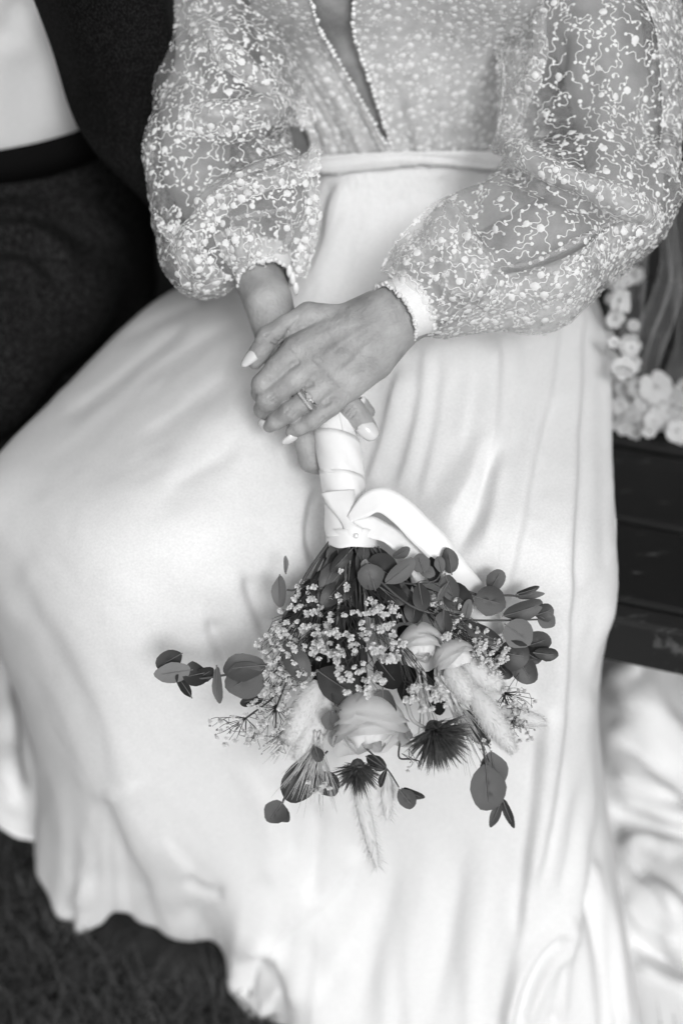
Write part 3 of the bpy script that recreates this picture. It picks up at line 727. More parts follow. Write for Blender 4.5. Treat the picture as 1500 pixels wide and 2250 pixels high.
RF = [([(1035, 215), (1050, 290), (1130, 335), (1250, 390), (1350, 440), (1450, 480)], 26, 16, 10, .5), ([(1080, 345), (1180, 400), (1280, 440), (1380, 470)], -20, 26),
      ([(960, 440), (1000, 470), (1035, 520), (1080, 585)], 18, 12, 14), ([(1010, 420), (1050, 480), (1100, 560)], -16, 24), ([(1080, 585), (1160, 580), (1240, 545), (1320, 500)], 14, 12),
      ([(880, 560), (930, 600), (1000, 640), (1080, 660)], 9, 10), ([(890, 600), (960, 640), (1060, 690)], -8, 10), ([(930, 690), (1010, 640), (1100, 620)], 9, 9), ([(860, 580), (920, 540), (990, 520)], 8, 10),
      ([(1185, 0), (1190, 90), (1180, 170), (1120, 210)], 24, 12), ([(1230, 60), (1225, 150), (1190, 230)], -16, 20), ([(1320, 60), (1330, 200), (1310, 330)], 14, 20), ([(1420, 100), (1425, 260), (1400, 400)], -12, 26), ([(1080, 140), (1060, 220), (1050, 300)], 14, 16),
      ([(1120, 640), (1220, 620), (1320, 560)], 10, 14), ([(1000, 690), (1120, 690), (1240, 650)], -8, 12)]
SV, SF = puff(RS, 8, 0.0026, RF, 0.0017, 5)
SV, SF = fold_rolls(SV, SF, [([(1040, 215), (1052, 285), (1130, 335), (1250, 390), (1350, 440), (1445, 478)], 13), ([(955, 445), (1000, 470), (1035, 520), (1082, 588)], 9), ([(1082, 588), (1160, 580), (1240, 545), (1320, 500), (1390, 470)], 7),
  ([(1192, -20), (1192, 90), (1182, 165), (1110, 215)], 12), ([(860, 585), (930, 600), (1000, 640), (1080, 655)], 8), ([(920, 690), (1010, 645), (1100, 620)], 7), ([(1100, 120), (1075, 200), (1048, 290)], 14)], 2)
CLOSED = True
rs = obj('sleeve', SV, SF, M_LACE, bride, label='sheer puffed sleeve on the right, embroidered with dots')
embroider(SV, SF, rs, 740, 0.19, 6, dens=9)
LS = [[(470, -330, -440, 120), (480, -60, -390, 132), (500, 180, -330, 152), (480, 330, -260, 150), (470, 450, -215, 140), (478, 520, -180, 122)],
      [(545, 440, -160, 128), (560, 490, -145, 116), (570, 530, -140, 80), (573, 545, -140, 48)], [(640, 500, -150, 66), (655, 570, -130, 44)], [(410, 480, -190, 78), (445, 575, -150, 74)]]
LF = [([(420, 470), (480, 420), (560, 370), (640, 345), (700, 330)], 22, 14, 10, .5), ([(440, 400), (520, 350), (620, 310), (690, 290)], -20, 24), ([(400, 240), (480, 250), (580, 235), (670, 250)], 18, 14), ([(380, 300), (480, 300), (600, 270)], -14, 18),
      ([(450, 40), (480, 100), (550, 160), (640, 220)], 18, 14), ([(410, 490), (420, 560), (470, 620)], 16, 12), ([(395, 470), (390, 540), (430, 610)], -18, 12), ([(500, 470), (520, 530), (530, 580)], 10, 9), ([(560, 460), (565, 520), (570, 580)], -9, 9), ([(610, 440), (625, 510), (615, 570)], 11, 10), ([(600, 470), (590, 530), (592, 580)], 8, 8), ([(640, 400), (680, 380), (700, 340)], 16, 14), ([(420, 120), (440, 200), (430, 300)], -14, 18), ([(540, 470), (590, 480), (640, 470)], 8, 10)]
LV, LFc = puff(LS, 10, 0.0025, LF, 0.0022, 8)
LV, LFc = fold_rolls(LV, LFc, [([(405, 490), (480, 420), (560, 370), (640, 345), (705, 325)], 11), ([(410, 245), (480, 252), (580, 235), (670, 250)], 8), ([(440, 30), (480, 100), (550, 160), (650, 225)], 10), ([(405, 490), (420, 560), (480, 630)], 9),
  ([(505, 470), (522, 530), (528, 580)], 6), ([(612, 440), (640, 500), (610, 575)], 7), ([(560, 480), (550, 530), (560, 580)], 5), ([(640, 400), (690, 380), (712, 320)], 12), ([(500, 480), (570, 470), (650, 455)], 7)], 3)
ls = obj('sleeve', LV, LFc, M_LACE, bride, label='sheer puffed sleeve on the left, embroidered with dots')
embroider(LV, LFc, ls, 560, 0.13, 9, dens=9)
def overlay(V, F, top, bot, lift, parent, seed, n_big, label=None):
    """a second thickness of cloth where the sleeve folds back on itself"""
    bvh = BVHTree.FromPolygons([Vector(v) for v in V], [list(map(int, f)) for f in F]); r = np.random.default_rng(seed)
    A_, B_ = crom(np.array(top, float), 36), crom(np.array(bot, float), 36); nr = 18; Gs = np.zeros((nr, 36, 3)); Ns = np.zeros((nr, 36, 3)); last = None
    for i in range(nr):
        for j in range(36):
            q = A_[j] + (B_[j] - A_[j]) * i / (nr - 1); h = bvh.ray_cast(Vector(CAM), Vector(norm(_ray(q[0], q[1]))))
            if h[0] is None:
                h = bvh.find_nearest(Vector(last)) if last is not None else bvh.find_nearest(Vector(at_t(q[0], q[1], 1.1)))
                P_ = np.array(h[0]); P_ = CAM + norm(_ray(q[0], q[1])) * np.linalg.norm(P_ - CAM)
            else: P_ = np.array(h[0])
            last = P_; Gs[i, j] = P_
    Gs = smooth_grid(Gs, 3); N_ = face_cam(grid_normals(Gs), Gs)
    e = np.sin(np.linspace(0, np.pi, nr))[:, None]; wv = np.sin(np.linspace(0, r.uniform(9, 15), 36) + r.uniform(0, 6))[None, :]
    Gs = Gs + N_ * (lift * (0.35 + .65 * e) * (1 + .45 * wv))[..., None]
    Vv = Gs.reshape(-1, 3); Ff = grid_faces(nr, 36)
    global CLOSED
    o = obj('folded_layer', Vv, Ff, M_FOLD, bride); CLOSED = False
    ar = np.linalg.norm(np.cross(Vv[Ff[:, 1]] - Vv[Ff[:, 0]], Vv[Ff[:, 3]] - Vv[Ff[:, 0]]), axis=1).sum()
    embroider(Vv, Ff, o, n_big, ar, seed, dens=8, clear=.0017); CLOSED = True
overlay(SV, SF, [(838, 590), (875, 520), (930, 470), (988, 430)], [(866, 668), (940, 700), (1010, 680), (1084, 590)], .006, rs, 21, 33)
overlay(SV, SF, [(1090, 90), (1130, 100), (1195, 140)], [(1072, 330), (1095, 336), (1145, 330)], .005, rs, 22, 38)
overlay(SV, SF, [(1092, 296), (1150, 322), (1250, 368), (1350, 415), (1448, 458)], [(1096, 346), (1150, 372), (1250, 418), (1350, 462), (1440, 500)], .008, rs, 23, 33)
overlay(SV, SF, [(1060, 610), (1150, 592), (1250, 552), (1340, 500), (1440, 450)], [(940, 728), (1080, 722), (1200, 690), (1320, 620), (1430, 530)], .006, rs, 24, 60)
overlay(SV, SF, [(1400, -20), (1440, 100), (1450, 250), (1440, 380)], [(1490, -20), (1498, 100), (1495, 250), (1480, 400)], .006, rs, 25, 33)
overlay(LV, LFc, [(410, 500), (470, 425), (560, 375), (640, 350), (705, 320)], [(440, 560), (490, 480), (570, 430), (640, 410), (700, 390)], .007, ls, 26, 33)
overlay(LV, LFc, [(350, 470), (380, 500), (415, 500)], [(410, 630), (450, 640), (505, 610)], .006, ls, 27, 33)
overlay(LV, LFc, [(400, 235), (500, 225), (600, 215), (670, 235)], [(390, 300), (500, 295), (600, 275), (690, 290)], .006, ls, 28, 27)
overlay(LV, LFc, [(640, 350), (670, 420), (660, 520), (640, 600)], [(700, 340), (700, 420), (695, 520), (670, 610)], .006, ls, 29, 27)
overlay(LV, LFc, [(440, 10), (490, 80), (560, 140), (650, 200)], [(410, 60), (460, 130), (540, 190), (660, 250)], .006, ls, 30, 33)
overlay(LV, LFc, [(470, 520), (520, 500), (560, 520)], [(515, 590), (545, 585), (580, 580)], .005, ls, 31, 13)
# ---- cuffs: fitted band with a picot edge
def cuff(pts, label, button=False):
    """pts: rings along the forearm (px, py, Z, radius px), first towards the sleeve"""
    P = [hp(*p[:3]) for p in pts]; R = [p[3] * PX for p in pts]
    P = crom(P, 9); R = crom(np.array(R)[:, None], 9)[:, 0]; n = 64; V = []
    ax = norm(P[-1] - P[0]); x, y, z = frame(ax, -FW)
    a = np.arange(n) * 2 * np.pi / n
    for i in range(9): V.append(P[i] + (R[i] + 0.0006 * np.sin(a * 9 + i) * (i < 3))[:, None] * (np.cos(a)[:, None] * x * 1.0 + np.sin(a)[:, None] * y))
    V = np.array(V)
    c = obj('cuff', V.reshape(-1, 3), grid_faces(9, n, True), M_BAND, bride, label=label)
    c.modifiers.new('solid', 'SOLIDIFY').thickness = 0.002
    beads(np.concatenate([V[-1], V[-1][:1]]), 0.0021, 0.0034, 'picot_edge', c, M_THREAD)
    beads(np.concatenate([V[0], V[0][:1]]), 0.0024, 0.0040, 'gathering', c, M_THREAD)
    return c, V
cl, CVl = cuff([(574, 572, -132, 66), (578, 592, -112, 64), (582, 616, -92, 62)], 'narrow white cuff on the left with a row of covered buttons')
cr, CVr = cuff([(906, 666, -24, 77), (892, 675, -18, 74), (868, 689, -8, 72)], 'white cuff on the right with sequins and picot edge')
V_, F_ = ico(1, 2)
for (bx_, by_, bz_) in ((643, 612, -70), (650, 634, -78), (636, 596, -66)):
    b = obj('covered_button', V_ * np.array([0.0026, 0.003, 0.0062]) + hp(bx_, by_, bz_), F_, M_BEAD, cl)
# ================================================================== the bouquet
M_LEAF = mat('eucalyptus_leaf', 0.05, 0.42, var=0.45, vscale=55, bump=0.15, bscale=400, spec=0.4)
M_LEAF2 = mat('eucalyptus_leaf_pale', 0.11, 0.55, var=0.2, vscale=90, bump=0.15, bscale=400, spec=0.35)
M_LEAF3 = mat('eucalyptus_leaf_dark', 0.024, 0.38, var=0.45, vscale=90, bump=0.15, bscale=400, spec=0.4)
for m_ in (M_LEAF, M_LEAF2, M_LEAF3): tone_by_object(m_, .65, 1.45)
M_VEIN = mat('leaf_vein', 0.14, 0.6)
M_STEM = mat('plant_stem', 0.07, 0.6, var=0.3, vscale=100)
M_STEMP = mat('pale_stem', 0.42, 0.6, var=0.2, vscale=120)
M_SATIN = mat('satin_ribbon', 0.84, 0.32, var=0.02, vscale=200, bump=0.05, bscale=900, spec=0.5, sheen=0.2)
M_PETAL = mat('rose_petal', 0.86, 0.6, var=0.05, vscale=120, bump=0.2, bscale=300, spec=0.2, trans=0.35)
M_GYP = mat('tiny_white_petal', 0.70, 0.65, var=0.15, vscale=600, spec=0.2)
M_FUZZ = mat('bunny_tail_fuzz', 0.84, 0.8, spec=0.05, trans=0.3)
M_THIS = mat('thistle', 0.085, 0.55, var=0.6, vscale=220, spec=0.3)
M_AWN = mat('barley_awn', 0.5, 0.5, var=0.25, vscale=300, spec=0.3)
M_PEARL = mat('pin_pearl', 0.8, 0.15, spec=0.8)
B0 = hp(757, 1085, 20)
bouquet = thing('bouquet', 'bridal bouquet of eucalyptus, roses and gypsophila with a ribbon wrapped handle', 'bouquet', hp(770, 1480, -60))
def bz(py):                                        # the bouquet's axis rises a little over the lap towards the flowers
    return -62 + 0.30 * (py - 930)
def bp(x, y, dz=0): return hp(x, y, bz(y) + dz)
# ---- handle wound in ribbon: overlapping spiral turns
hc = crom(np.array([(722, 880, 40), (737, 955, 46), (750, 1030, 48.5), (757, 1090, 44), (764, 1150, 49), (770, 1200, 53)], float), 60)
HC = np.array([bp(c[0], c[1]) for c in hc]); HR = hc[:, 2] * PX
ax = norm(HC[-1] - HC[0]); hx, hy, _ = frame(ax, -FW)
handle = obj('handle', *tube(HC, HR * .96, 40), M_SATIN, bouquet, label='satin ribbon wound round the stems')
turns, nh, nw = 3.3, 260, 9; Gh = np.zeros((nh, nw, 3))
for i in range(nh):
    f = i / (nh - 1); ang = -2 * np.pi * turns * f + 1.2
    for j in range(nw):
        q = j / (nw - 1); g_ = min(1, max(0, -.02 + .80 * f + .27 * q)); c_ = np.array([np.interp(g_ * 59, np.arange(60), HC[:, k]) for k in range(3)]); r_ = np.interp(g_ * 59, np.arange(60), HR)
        rr = r_ + 0.0002 + 0.0006 * (1 - q) + .0004 * math.sin(ang * 2 + q * 3) * (f > .3) + .00035 * math.sin(q * 9 + ang * 5)
        Gh[i, j] = c_ + rr * (math.cos(ang) * hx + math.sin(ang) * hy)
wound = obj('wound_ribbon', Gh.reshape(-1, 3), grid_faces(nh, nw), M_SATIN, bouquet); wound.modifiers.new('solid', 'SOLIDIFY').thickness = .0005
def strip(C, side, w, name, parent, m=M_SATIN, cross=7, arch=0.0):
    """ribbon through centres C with half widths w (metres) along side vectors"""
    C = crom(C, 40); S = crom(side, 40); W = crom(np.array(w, float)[:, None], 40)
    T = np.gradient(C, axis=0); N = np.cross(T, S); N /= np.linalg.norm(N, axis=1, keepdims=True) + 1e-9
    q = np.linspace(-1, 1, cross)
    S = S / (np.linalg.norm(S, axis=1, keepdims=True) + 1e-9)
    G_ = C[:, None] + S[:, None] * (W[:, None] * q[None, :, None]) + N[:, None] * (arch * (1 - q ** 2))[None, :, None]
    o = obj(name, G_.reshape(-1, 3), grid_faces(40, cross), m, parent)
    md = o.modifiers.new('solid', 'SOLIDIFY'); md.thickness = 0.0006
    return o
def sv(dx, dy, dz=0): return dx * RT - dy * UP - dz * FW
# band round the foot of the handle and the crossing ends
strip([bp(714, 1178, 0), bp(722, 1180, 24), bp(744, 1183, 50), bp(774, 1182, 60), bp(804, 1182, 50), bp(824, 1186, 22), bp(830, 1188, -4)], [sv(.1, 1, .1), sv(.05, 1, .2), sv(.0, 1, .15), sv(-.05, 1, .1), sv(-.1, 1, .15), sv(-.1, 1, .2), sv(-.1, 1, .2)], [.0052, .0060, .0072, .0064, .0070, .0058, .005], 'ribbon_band', bouquet, arch=.0006)
strip([bp(742, 1080, 42), bp(750, 1105, 48), bp(757, 1130, 52), bp(763, 1148, 56), bp(772, 1166, 58), bp(790, 1182, 54)], [sv(1, -.1, 0), sv(1, -.15, .1), sv(1, -.25, .1), sv(.9, -.5, .1), sv(.6, -.8, .1), sv(.3, -.9, 0)], [.0125, .0105, .0062, .0042, .0058, .0075], 'ribbon_tie', bouquet, arch=.0015)
# loop: leaves the knot, arches up to the right and comes down as a long tail
strip([bp(762, 1142, 60), bp(800, 1112, 78), bp(838, 1098, 86), bp(880, 1122, 78), bp(920, 1162, 60), bp(962, 1205, 40), bp(1000, 1258, 18), bp(1046, 1318, -30), bp(1080, 1400, -70)],
      [sv(.2, 1, .3), sv(.15, 1, .15), sv(-.25, .95, .2), sv(-.5, .85, .2), sv(-.6, .8, .15), sv(-.7, .7, .1), sv(-.8, .6, .05), sv(-.85, .5, 0), sv(-.9, .4, 0)], [.0022, .0088, .0098, .0106, .0108, .0108, .0108, .011, .011], 'ribbon_loop', bouquet)
strip([bp(772, 1152, 56), bp(815, 1158, 44), bp(850, 1172, 22), bp(885, 1196, 16), bp(915, 1230, 6), bp(935, 1270, -20)], [sv(.05, 1, .2), sv(-.1, 1, .3), sv(-.3, .9, .4), sv(-.6, .8, .2), sv(-.7, .7, .1), sv(-.7, .7, .1)], [.003, .0085, .0075, .0085, .009, .009], 'ribbon_tail', bouquet)
pin = obj('pearl_pin', V_ * 0.0022 + bp(782, 1177, 62), F_, M_PEARL, bouquet)
# ---- stems fanning out below the ribbon
def stem(pts, r, m=M_STEM, parent=None, name='stem', n=14):
    P = crom(np.array([bp(*p) for p in pts]), n)
    return obj(name, *tube(P, np.linspace(r, r * .7, n), 6), m, parent or bouquet)
for k in range(34):
    f = rng.uniform(-1, 1); x0 = 770 + 42 * f; x1 = 770 + rng.uniform(100, 190) * f + rng.uniform(-20, 20); d0 = rng.uniform(-40, 28)
    stem([(x0, 1185, d0), ((x0 + x1) / 2, 1260, d0 + 4), (x1, 1360 + 30 * (1 - abs(f)), d0 - rng.uniform(0, 40))], rng.uniform(.0008, .0017), M_STEM if rng.random() < .8 else M_STEMP)
# ---- eucalyptus leaves: cupped discs with a mid rib; one shared blade per shape
def leaf_mesh(elong, tipp, m, seed, notch=0.0):
    r = np.random.default_rng(seed); na_, nr__ = 18, 4; V = [(0, 0, 0)]
    for i in range(1, nr__ + 1):
        for j in range(na_):
            th = 2 * np.pi * j / na_; rr = i / nr__
            x = math.cos(th); y = math.sin(th)
            y2 = y * elong; x2 = x * (1 - tipp * max(0, y) ** 2) * (1 - .15 * max(0, -y))
            wob = 1 + .035 * math.sin(3 * th + seed) + .025 * math.sin(5 * th + 2 * seed) + r.uniform(-.012, .012)
            X, Y = x2 * rr * wob, y2 * rr * wob
            V.append((X, Y, .16 * (1 + .7 * math.sin(seed)) * (X * X) - (.10 + .08 * math.cos(seed)) * Y * Y / max(elong, 1) + .04 * math.sin(2 * Y + seed) + (-.03 if abs(X) < .05 else 0)))
    F = [(0, 1 + j, 1 + (j + 1) % na_) for j in range(na_)]
    for i in range(nr__ - 1):
        for j in range(na_):
            a_, b_ = 1 + i * na_ + j, 1 + i * na_ + (j + 1) % na_
            F += [(a_, a_ + na_, b_ + na_), (a_, b_ + na_, b_)]
    V = np.array(V); F = np.array(F); V[:, 1] += elong        # base of the leaf at the origin
    return mesh_data('leaf_blade', V, F, m)
LB = {}
def leaf(cx, cy, hw, hl, ang, mtype=0, tilt=0.0, roll=0.0, dz=0, parent=None, tipp=0.12, vein=True):
    """centre (photo px), half width and half length px, angle of the axis (deg, 0 = down the picture, 90 = right)"""
    el = round(min(3.2, max(.9, hl / hw)) * 4) / 4; var = int(rng.integers(0, 3)); key = (el, mtype, var, tipp)
    if key not in LB: LB[key] = leaf_mesh(el, tipp, (M_LEAF, M_LEAF2, M_LEAF3)[mtype], var * 3 + int(el * 4))
    A = math.radians(ang); d = math.sin(A) * RT - math.cos(A) * UP; s = math.cos(A) * RT + math.sin(A) * UP; n = -FW
    d = d * math.cos(tilt) + n * math.sin(tilt); n2 = np.cross(s, d); n2 = n2 if n2 @ -FW > 0 else -n2
    s2 = s * math.cos(roll) + n2 * math.sin(roll); n3 = np.cross(s2, d)
    if n3 @ -FW < 0: n3, s2 = -n3, -s2
    k = hw * PX
    c = bp(cx, cy, dz) - d * (el * k)
    M = Matrix([[s2[0] * k, d[0] * k, n3[0] * k, c[0]], [s2[1] * k, d[1] * k, n3[1] * k, c[1]], [s2[2] * k, d[2] * k, n3[2] * k, c[2]], [0, 0, 0, 1]])
    o = link('leaf', LB[key], parent or bouquet, M)
    if vein:
        P = np.array([c + d * (el * k) * f + n3 * (k * (.02 - .10 * el * (f - 1) ** 2) + .0005) for f in np.linspace(-.1, 1.6, 8)])
        VEINS.append(tube(P, np.linspace(.00055, .0002, 8), 4))
    return o
VEINS = []
def sprig(stempts, leaves, r=.0011):
    s = stem(stempts, r, M_STEM, bouquet, 'eucalyptus_sprig', 24)
    for l in leaves: leaf(*l[:5], *l[5:], parent=s)
# sprig reaching out to the left
sprig([(690, 1420, 0), (640, 1440, 20), (580, 1462, 30), (500, 1482, 34), (420, 1492, 30), (370, 1480, 30)], [
 (372, 1452, 24, 32, -60, 2, .3, .2, 24), (380, 1478, 22, 40, -82, 1, .1, .1, 44), (405, 1508, 12, 34, -150, 2, .5, .6, 26), (430, 1483, 28, 30, -80, 0, .5, .4, 34), (448, 1482, 17, 26, 120, 2, .3, .3, 24),
 (478, 1506, 12, 38, 5, 1, .2, .3, 50), (536, 1466, 30, 42, -85, 0, .1, .25, 56), (538, 1494, 42, 40, -60, 0, .05, -.15, 44), (552, 1540, 14, 24, -80, 0, .2, .5, 10), (650, 1452, 27, 46, 25, 0, .1, -.2, 60)])
# lower left
sprig([(700, 1560, 10), (690, 1640, 10), (640, 1720, 0), (618, 1770, -4)], [(605, 1784, 25, 28, -35, 0, .1, .1, 4), (620, 1785, 16, 24, 30, 0, .2, .4, -8), (660, 1714, 36, 50, -30, 0, .05, .1, -20), (720, 1722, 28, 30, 40, 0, .2, .3, -24), (698, 1658, 13, 15, 20, 2, .1, .1, 40)])
sprig([(728, 1520, 30), (738, 1560, 56), (730, 1580, 64)], [(726, 1583, 20, 21, -10, 0, .05, .1, 70), (748, 1566, 8, 20, 50, 1, .2, .4, 60)], .0007)
sprig([(800, 1640, -10), (850, 1690, -10), (876, 1730, -6)], [(893, 1755, 19, 25, 40, 0, .05, .1, 0), (908, 1744, 10, 24, 70, 0, .3, .4, -6), (840, 1710, 8, 20, -20, 0, .3, .6, -6), (826, 1676, 16, 24, 60, 2, .2, .2, -14)], .0008)
# lower right drooping pair
sprig([(1030, 1540, 10), (1055, 1620, 14), (1068, 1690, 16)], [(1084, 1692, 30, 38, 8, 1, -.1, .1, 4), (1071, 1732, 38, 43, 4, 2, .05, .05, 22), (1088, 1790, 11, 28, -25, 0, .3, .3, 2), (1115, 1786, 10, 36, 22, 0, .2, .4, 2), (1044, 1600, 22, 44, 35, 0, .2, .3, -10)])
# centre leaves below the baby's breath
sprig([(800, 1420, 10), (790, 1480, 40), (780, 1500, 50)], [(745, 1505, 42, 52, 58, 2, .15, .2, 46), (842, 1558, 28, 40, 2, 0, .05, .1, 60), (853, 1478, 36, 38, 40, 2, .3, .3, 30), (760, 1450, 18, 26, 20, 2, .3, .2, 14), (705, 1360, 24, 22, 60, 2, .3, .3, -10)])
# left shoulder
sprig([(735, 1215, 10), (700, 1270, 10), (650, 1295, 10), (630, 1296, 10)], [(628, 1240, 6, 26, 180, 1, .1, .4, 16), (614, 1300, 17, 32, 0, 1, .05, .2, 14), (680, 1298, 22, 28, -10, 2, .3, .3, 0), (672, 1316, 18, 24, -30, 2, .3, .2, -6)])
# leaves close under the ribbon
sprig([(750, 1190, 20), (752, 1230, 26), (756, 1290, 20), (760, 1350, 10)], [(744, 1218, 26, 32, 10, 0, .2, .3, 30), (722, 1214, 12, 26, -8, 2, .3, .6, 16), (735, 1290, 26, 40, 0, 2, .3, .2, 4), (706, 1300, 20, 44, -20, 2, .4, .3, -6), (780, 1300, 22, 40, 10, 2, .4, .4, -2), (740, 1350, 24, 40, 0, 2, .4, .3, -16), (850, 1320, 24, 46, 30, 2, .4, .3, -10)])
# big sprig up and across to the right
sprig([(775, 1195, 30), (800, 1240, 46), (838, 1280, 56), (900, 1330, 56), (960, 1350, 50), (1030, 1362, 44), (1110, 1363, 38), (1180, 1361, 30)], [
 (814, 1268, 29, 27, 200, 0, .1, .1, 66), (838, 1252, 38, 32, 60, 2, .1, .2, 44), (880, 1256, 20, 38, 130, 1, .05, .2, 70), (800, 1240, 8, 12, 160, 1, .2, .2, 60), (860, 1305, 22, 40, 60, 2, .2, .3, 40), (925, 1312, 20, 28, 10, 0, .2, .3, 64), (910, 1342, 22, 26, -10, 2, .3, .2, 40),
 (974, 1372, 20, 28, 0, 0, .1, .2, 66), (1025, 1342, 13, 26, 170, 1, .2, .4, 52), (1060, 1392, 20, 46, 62, 0, .1, .3, 52), (1150, 1340, 22, 44, 108, 0, .1, .2, 42), (1138, 1392, 33, 36, 55, 1, .05, .1, 46), (1195, 1345, 21, 22, 110, 0, .2, .2, 34), (1200, 1362, 20, 22, 60, 1, .2, .3, 26)])
sprig([(830, 1200, 26), (870, 1275, 40), (950, 1278, 50), (970, 1250, 56), (968, 1240, 58)], [(882, 1215, 12, 22, 120, 1, .1, .3, 48), (924, 1238, 21, 18, 200, 0, .1, .1, 64), (936, 1254, 14, 20, 60, 1, .2, .1, 54), (966, 1240, 12, 17, 195, 1, .05, .1, 70), (948, 1252, 20, 28, 20, 2, .3, .2, 36), (987, 1232, 19, 30, 190, 2, .05, .2, 48), (988, 1292, 20, 32, 20, 1, .05, .2, 60), (1004, 1310, 30, 38, 50, 0, .2, .2, 46), (972, 1300, 7, 30, -30, 1, .1, .3, 76)], .0008)
sprig([(1000, 1290, 20), (1060, 1310, 20), (1110, 1308, 20), (1140, 1310, 20)], [(1088, 1275, 21, 28, 150, 0, .1, .2, 26), (1076, 1320, 34, 30, 75, 2, .05, .15, 34), (1160, 1298, 8, 38, 108, 2, .1, .3, 22), (1165, 1308, 9, 36, 98, 1, .1, .2, 14)])
sprig([(1060, 1420, 0), (1110, 1440, -2), (1170, 1450, -6)], [(1128, 1438, 34, 36, 80, 2, .1, .1, 24), (1178, 1412, 26, 30, 110, 0, .2, .2, 4), (1152, 1472, 27, 36, 30, 0, .1, .1, 8), (1200, 1437, 15, 28, 85, 2, .05, .1, 18), (1166, 1440, 20, 24, 60, 2, .3, .3, -6), (1096, 1460, 26, 40, 40, 2, .4, .2, -18)])
for k in range(26):
    f = rng.uniform(-1, 1); yy = rng.uniform(1218, 1310); leaf(785 + f * (46 + (yy - 1200) * .5), yy, rng.uniform(14, 22), rng.uniform(26, 40), f * 40 + rng.uniform(-25, 25), int(rng.choice([0, 2, 2])), .3, rng.uniform(-.4, .4), rng.uniform(10, 44), bouquet)
# dark inner leaves that close the gaps
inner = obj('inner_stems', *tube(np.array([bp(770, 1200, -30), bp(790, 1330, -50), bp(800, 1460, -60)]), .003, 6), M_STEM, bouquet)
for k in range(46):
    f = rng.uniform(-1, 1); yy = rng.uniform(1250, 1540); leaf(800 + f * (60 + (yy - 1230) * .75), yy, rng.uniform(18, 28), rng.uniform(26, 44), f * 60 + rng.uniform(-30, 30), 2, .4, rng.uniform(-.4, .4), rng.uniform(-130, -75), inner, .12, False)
obj('leaf_ribs', *merge(VEINS), M_VEIN, bouquet, kind='stuff')
# ---- baby's breath: forked stalks, each with its small ruffled florets
def floret_mesh(seed):
    r = np.random.default_rng(seed); parts = []
    for k in range(9):
        th = k * 2.4 + r.uniform(-.3, .3); op = .25 + .85 * (k / 9); d = np.array([math.cos(th) * math.sin(op), math.sin(th) * math.sin(op), math.cos(op)])
        s = np.cross(d, (0, 0, 1)); s = norm(s); n = np.cross(s, d); w = r.uniform(.34, .5)
        P = np.array([d * .1, d * .55 + s * w * .7, d * .95 + s * w * .5 + n * r.uniform(-.2, .2), d * 1.05 + n * .1, d * .95 - s * w * .5 + n * r.uniform(-.2, .2), d * .55 - s * w * .7])
        parts.append((P, np.array([[0, 1, 2], [0, 2, 3], [0, 3, 4], [0, 4, 5]])))
    return mesh_data('floret', *merge(parts), M_GYP, smooth=False)
FM = [floret_mesh(i) for i in range(6)]
M_BUD = mat('floret_calyx', 0.28, 0.6, var=0.3, vscale=300)
def bud_mesh():
    V, F = ico(1, 1); V = V * np.array([.5, .5, .8]); return mesh_data('bud', V, F, M_BUD)
BM = bud_mesh()
ST, NFL, REST = [], 0, []
def place(me, name, p, d, k, parent):
    if name in ('floret', 'bud') and NFL >= 330:                     # past three hundred florets the rest is one mass
        q = np.array([v.co[:] for v in me.vertices]); x, y, z = frame(d); F_t = [tuple(f.vertices) for f in me.polygons]
        REST.append((q @ np.array([x, y, z]) * k + p, np.array(F_t), name)); return None
    x, y, z = frame(d); a_ = rng.uniform(0, 6.28); x2 = x * math.cos(a_) + y * math.sin(a_); y2 = np.cross(z, x2)
    M = Matrix([[x2[0] * k, y2[0] * k, z[0] * k, p[0]], [x2[1] * k, y2[1] * k, z[1] * k, p[1]], [x2[2] * k, y2[2] * k, z[2] * k, p[2]], [0, 0, 0, 1]])
    return link(name, me, parent, M)
def gyp(cx, cy, rx, ry, n, dz, root, size=5.5, spread=22, small=0.0):
    """a cloud of florets round (cx, cy), stalks running back to root"""
    global NFL
    rt = bp(*root); hk = .62 if root == R0 else .8; hub = bp(cx * hk + root[0] * (1 - hk), cy * hk + root[1] * (1 - hk), dz - 34)
    main = obj('gypsophila_stalk', *tube(crom(np.array([rt, (rt + hub) / 2 + rng.normal(0, .004, 3), hub]), 10), .00075, 5), M_STEM, bouquet)
    for i in range(n):
        r_ = math.sqrt(rng.random()); th = rng.uniform(0, 6.28)
        x, y = cx + rx * r_ * math.cos(th), cy + ry * r_ * math.sin(th)
        p = bp(x, y, dz + 26 + rng.normal(0, spread) - 18 * r_)
        d = norm(norm(p - rt) * .7 + norm(CAM - p) * rng.uniform(.2, 1.0) + rng.normal(0, .25, 3))
        fork = hub + (p - hub) * rng.uniform(.35, .7) + rng.normal(0, .0045, 3)
        if rng.random() < .7: ST.append(tube(crom(np.array([hub, fork, p - d * .002]), 5), np.linspace(.00032, .0002, 5), 3))
        if rng.random() < small: place(BM, 'bud', p, d, size * .62 * PX * rng.uniform(.8, 1.2), main)
        else: place(FM[int(rng.integers(0, 6))], 'floret', p, d, size * PX * rng.uniform(.95, 1.55), main)
        NFL += 1
R0 = (775, 1215, 0)
gyp(745, 1400, 70, 64, 58, 56, R0, 8); gyp(668, 1375, 66, 72, 62, 36, R0, 7.5); gyp(606, 1425, 46, 66, 58, 22, R0, 7, 20, .2); gyp(830, 1345, 44, 36, 34, 58, R0, 7.5); gyp(625, 1490, 52, 46, 46, 20, (680, 1400, 0), 6.5, 20, .3)
gyp(790, 1490, 62, 40, 26, 76, R0, 9); gyp(850, 1420, 36, 50, 24, 84, R0, 10.5); gyp(650, 1480, 60, 40, 30, 4, R0, 7, 24, .4); gyp(590, 1500, 30, 34, 18, 0, (660, 1400, 0), 6.5, 18, .5)
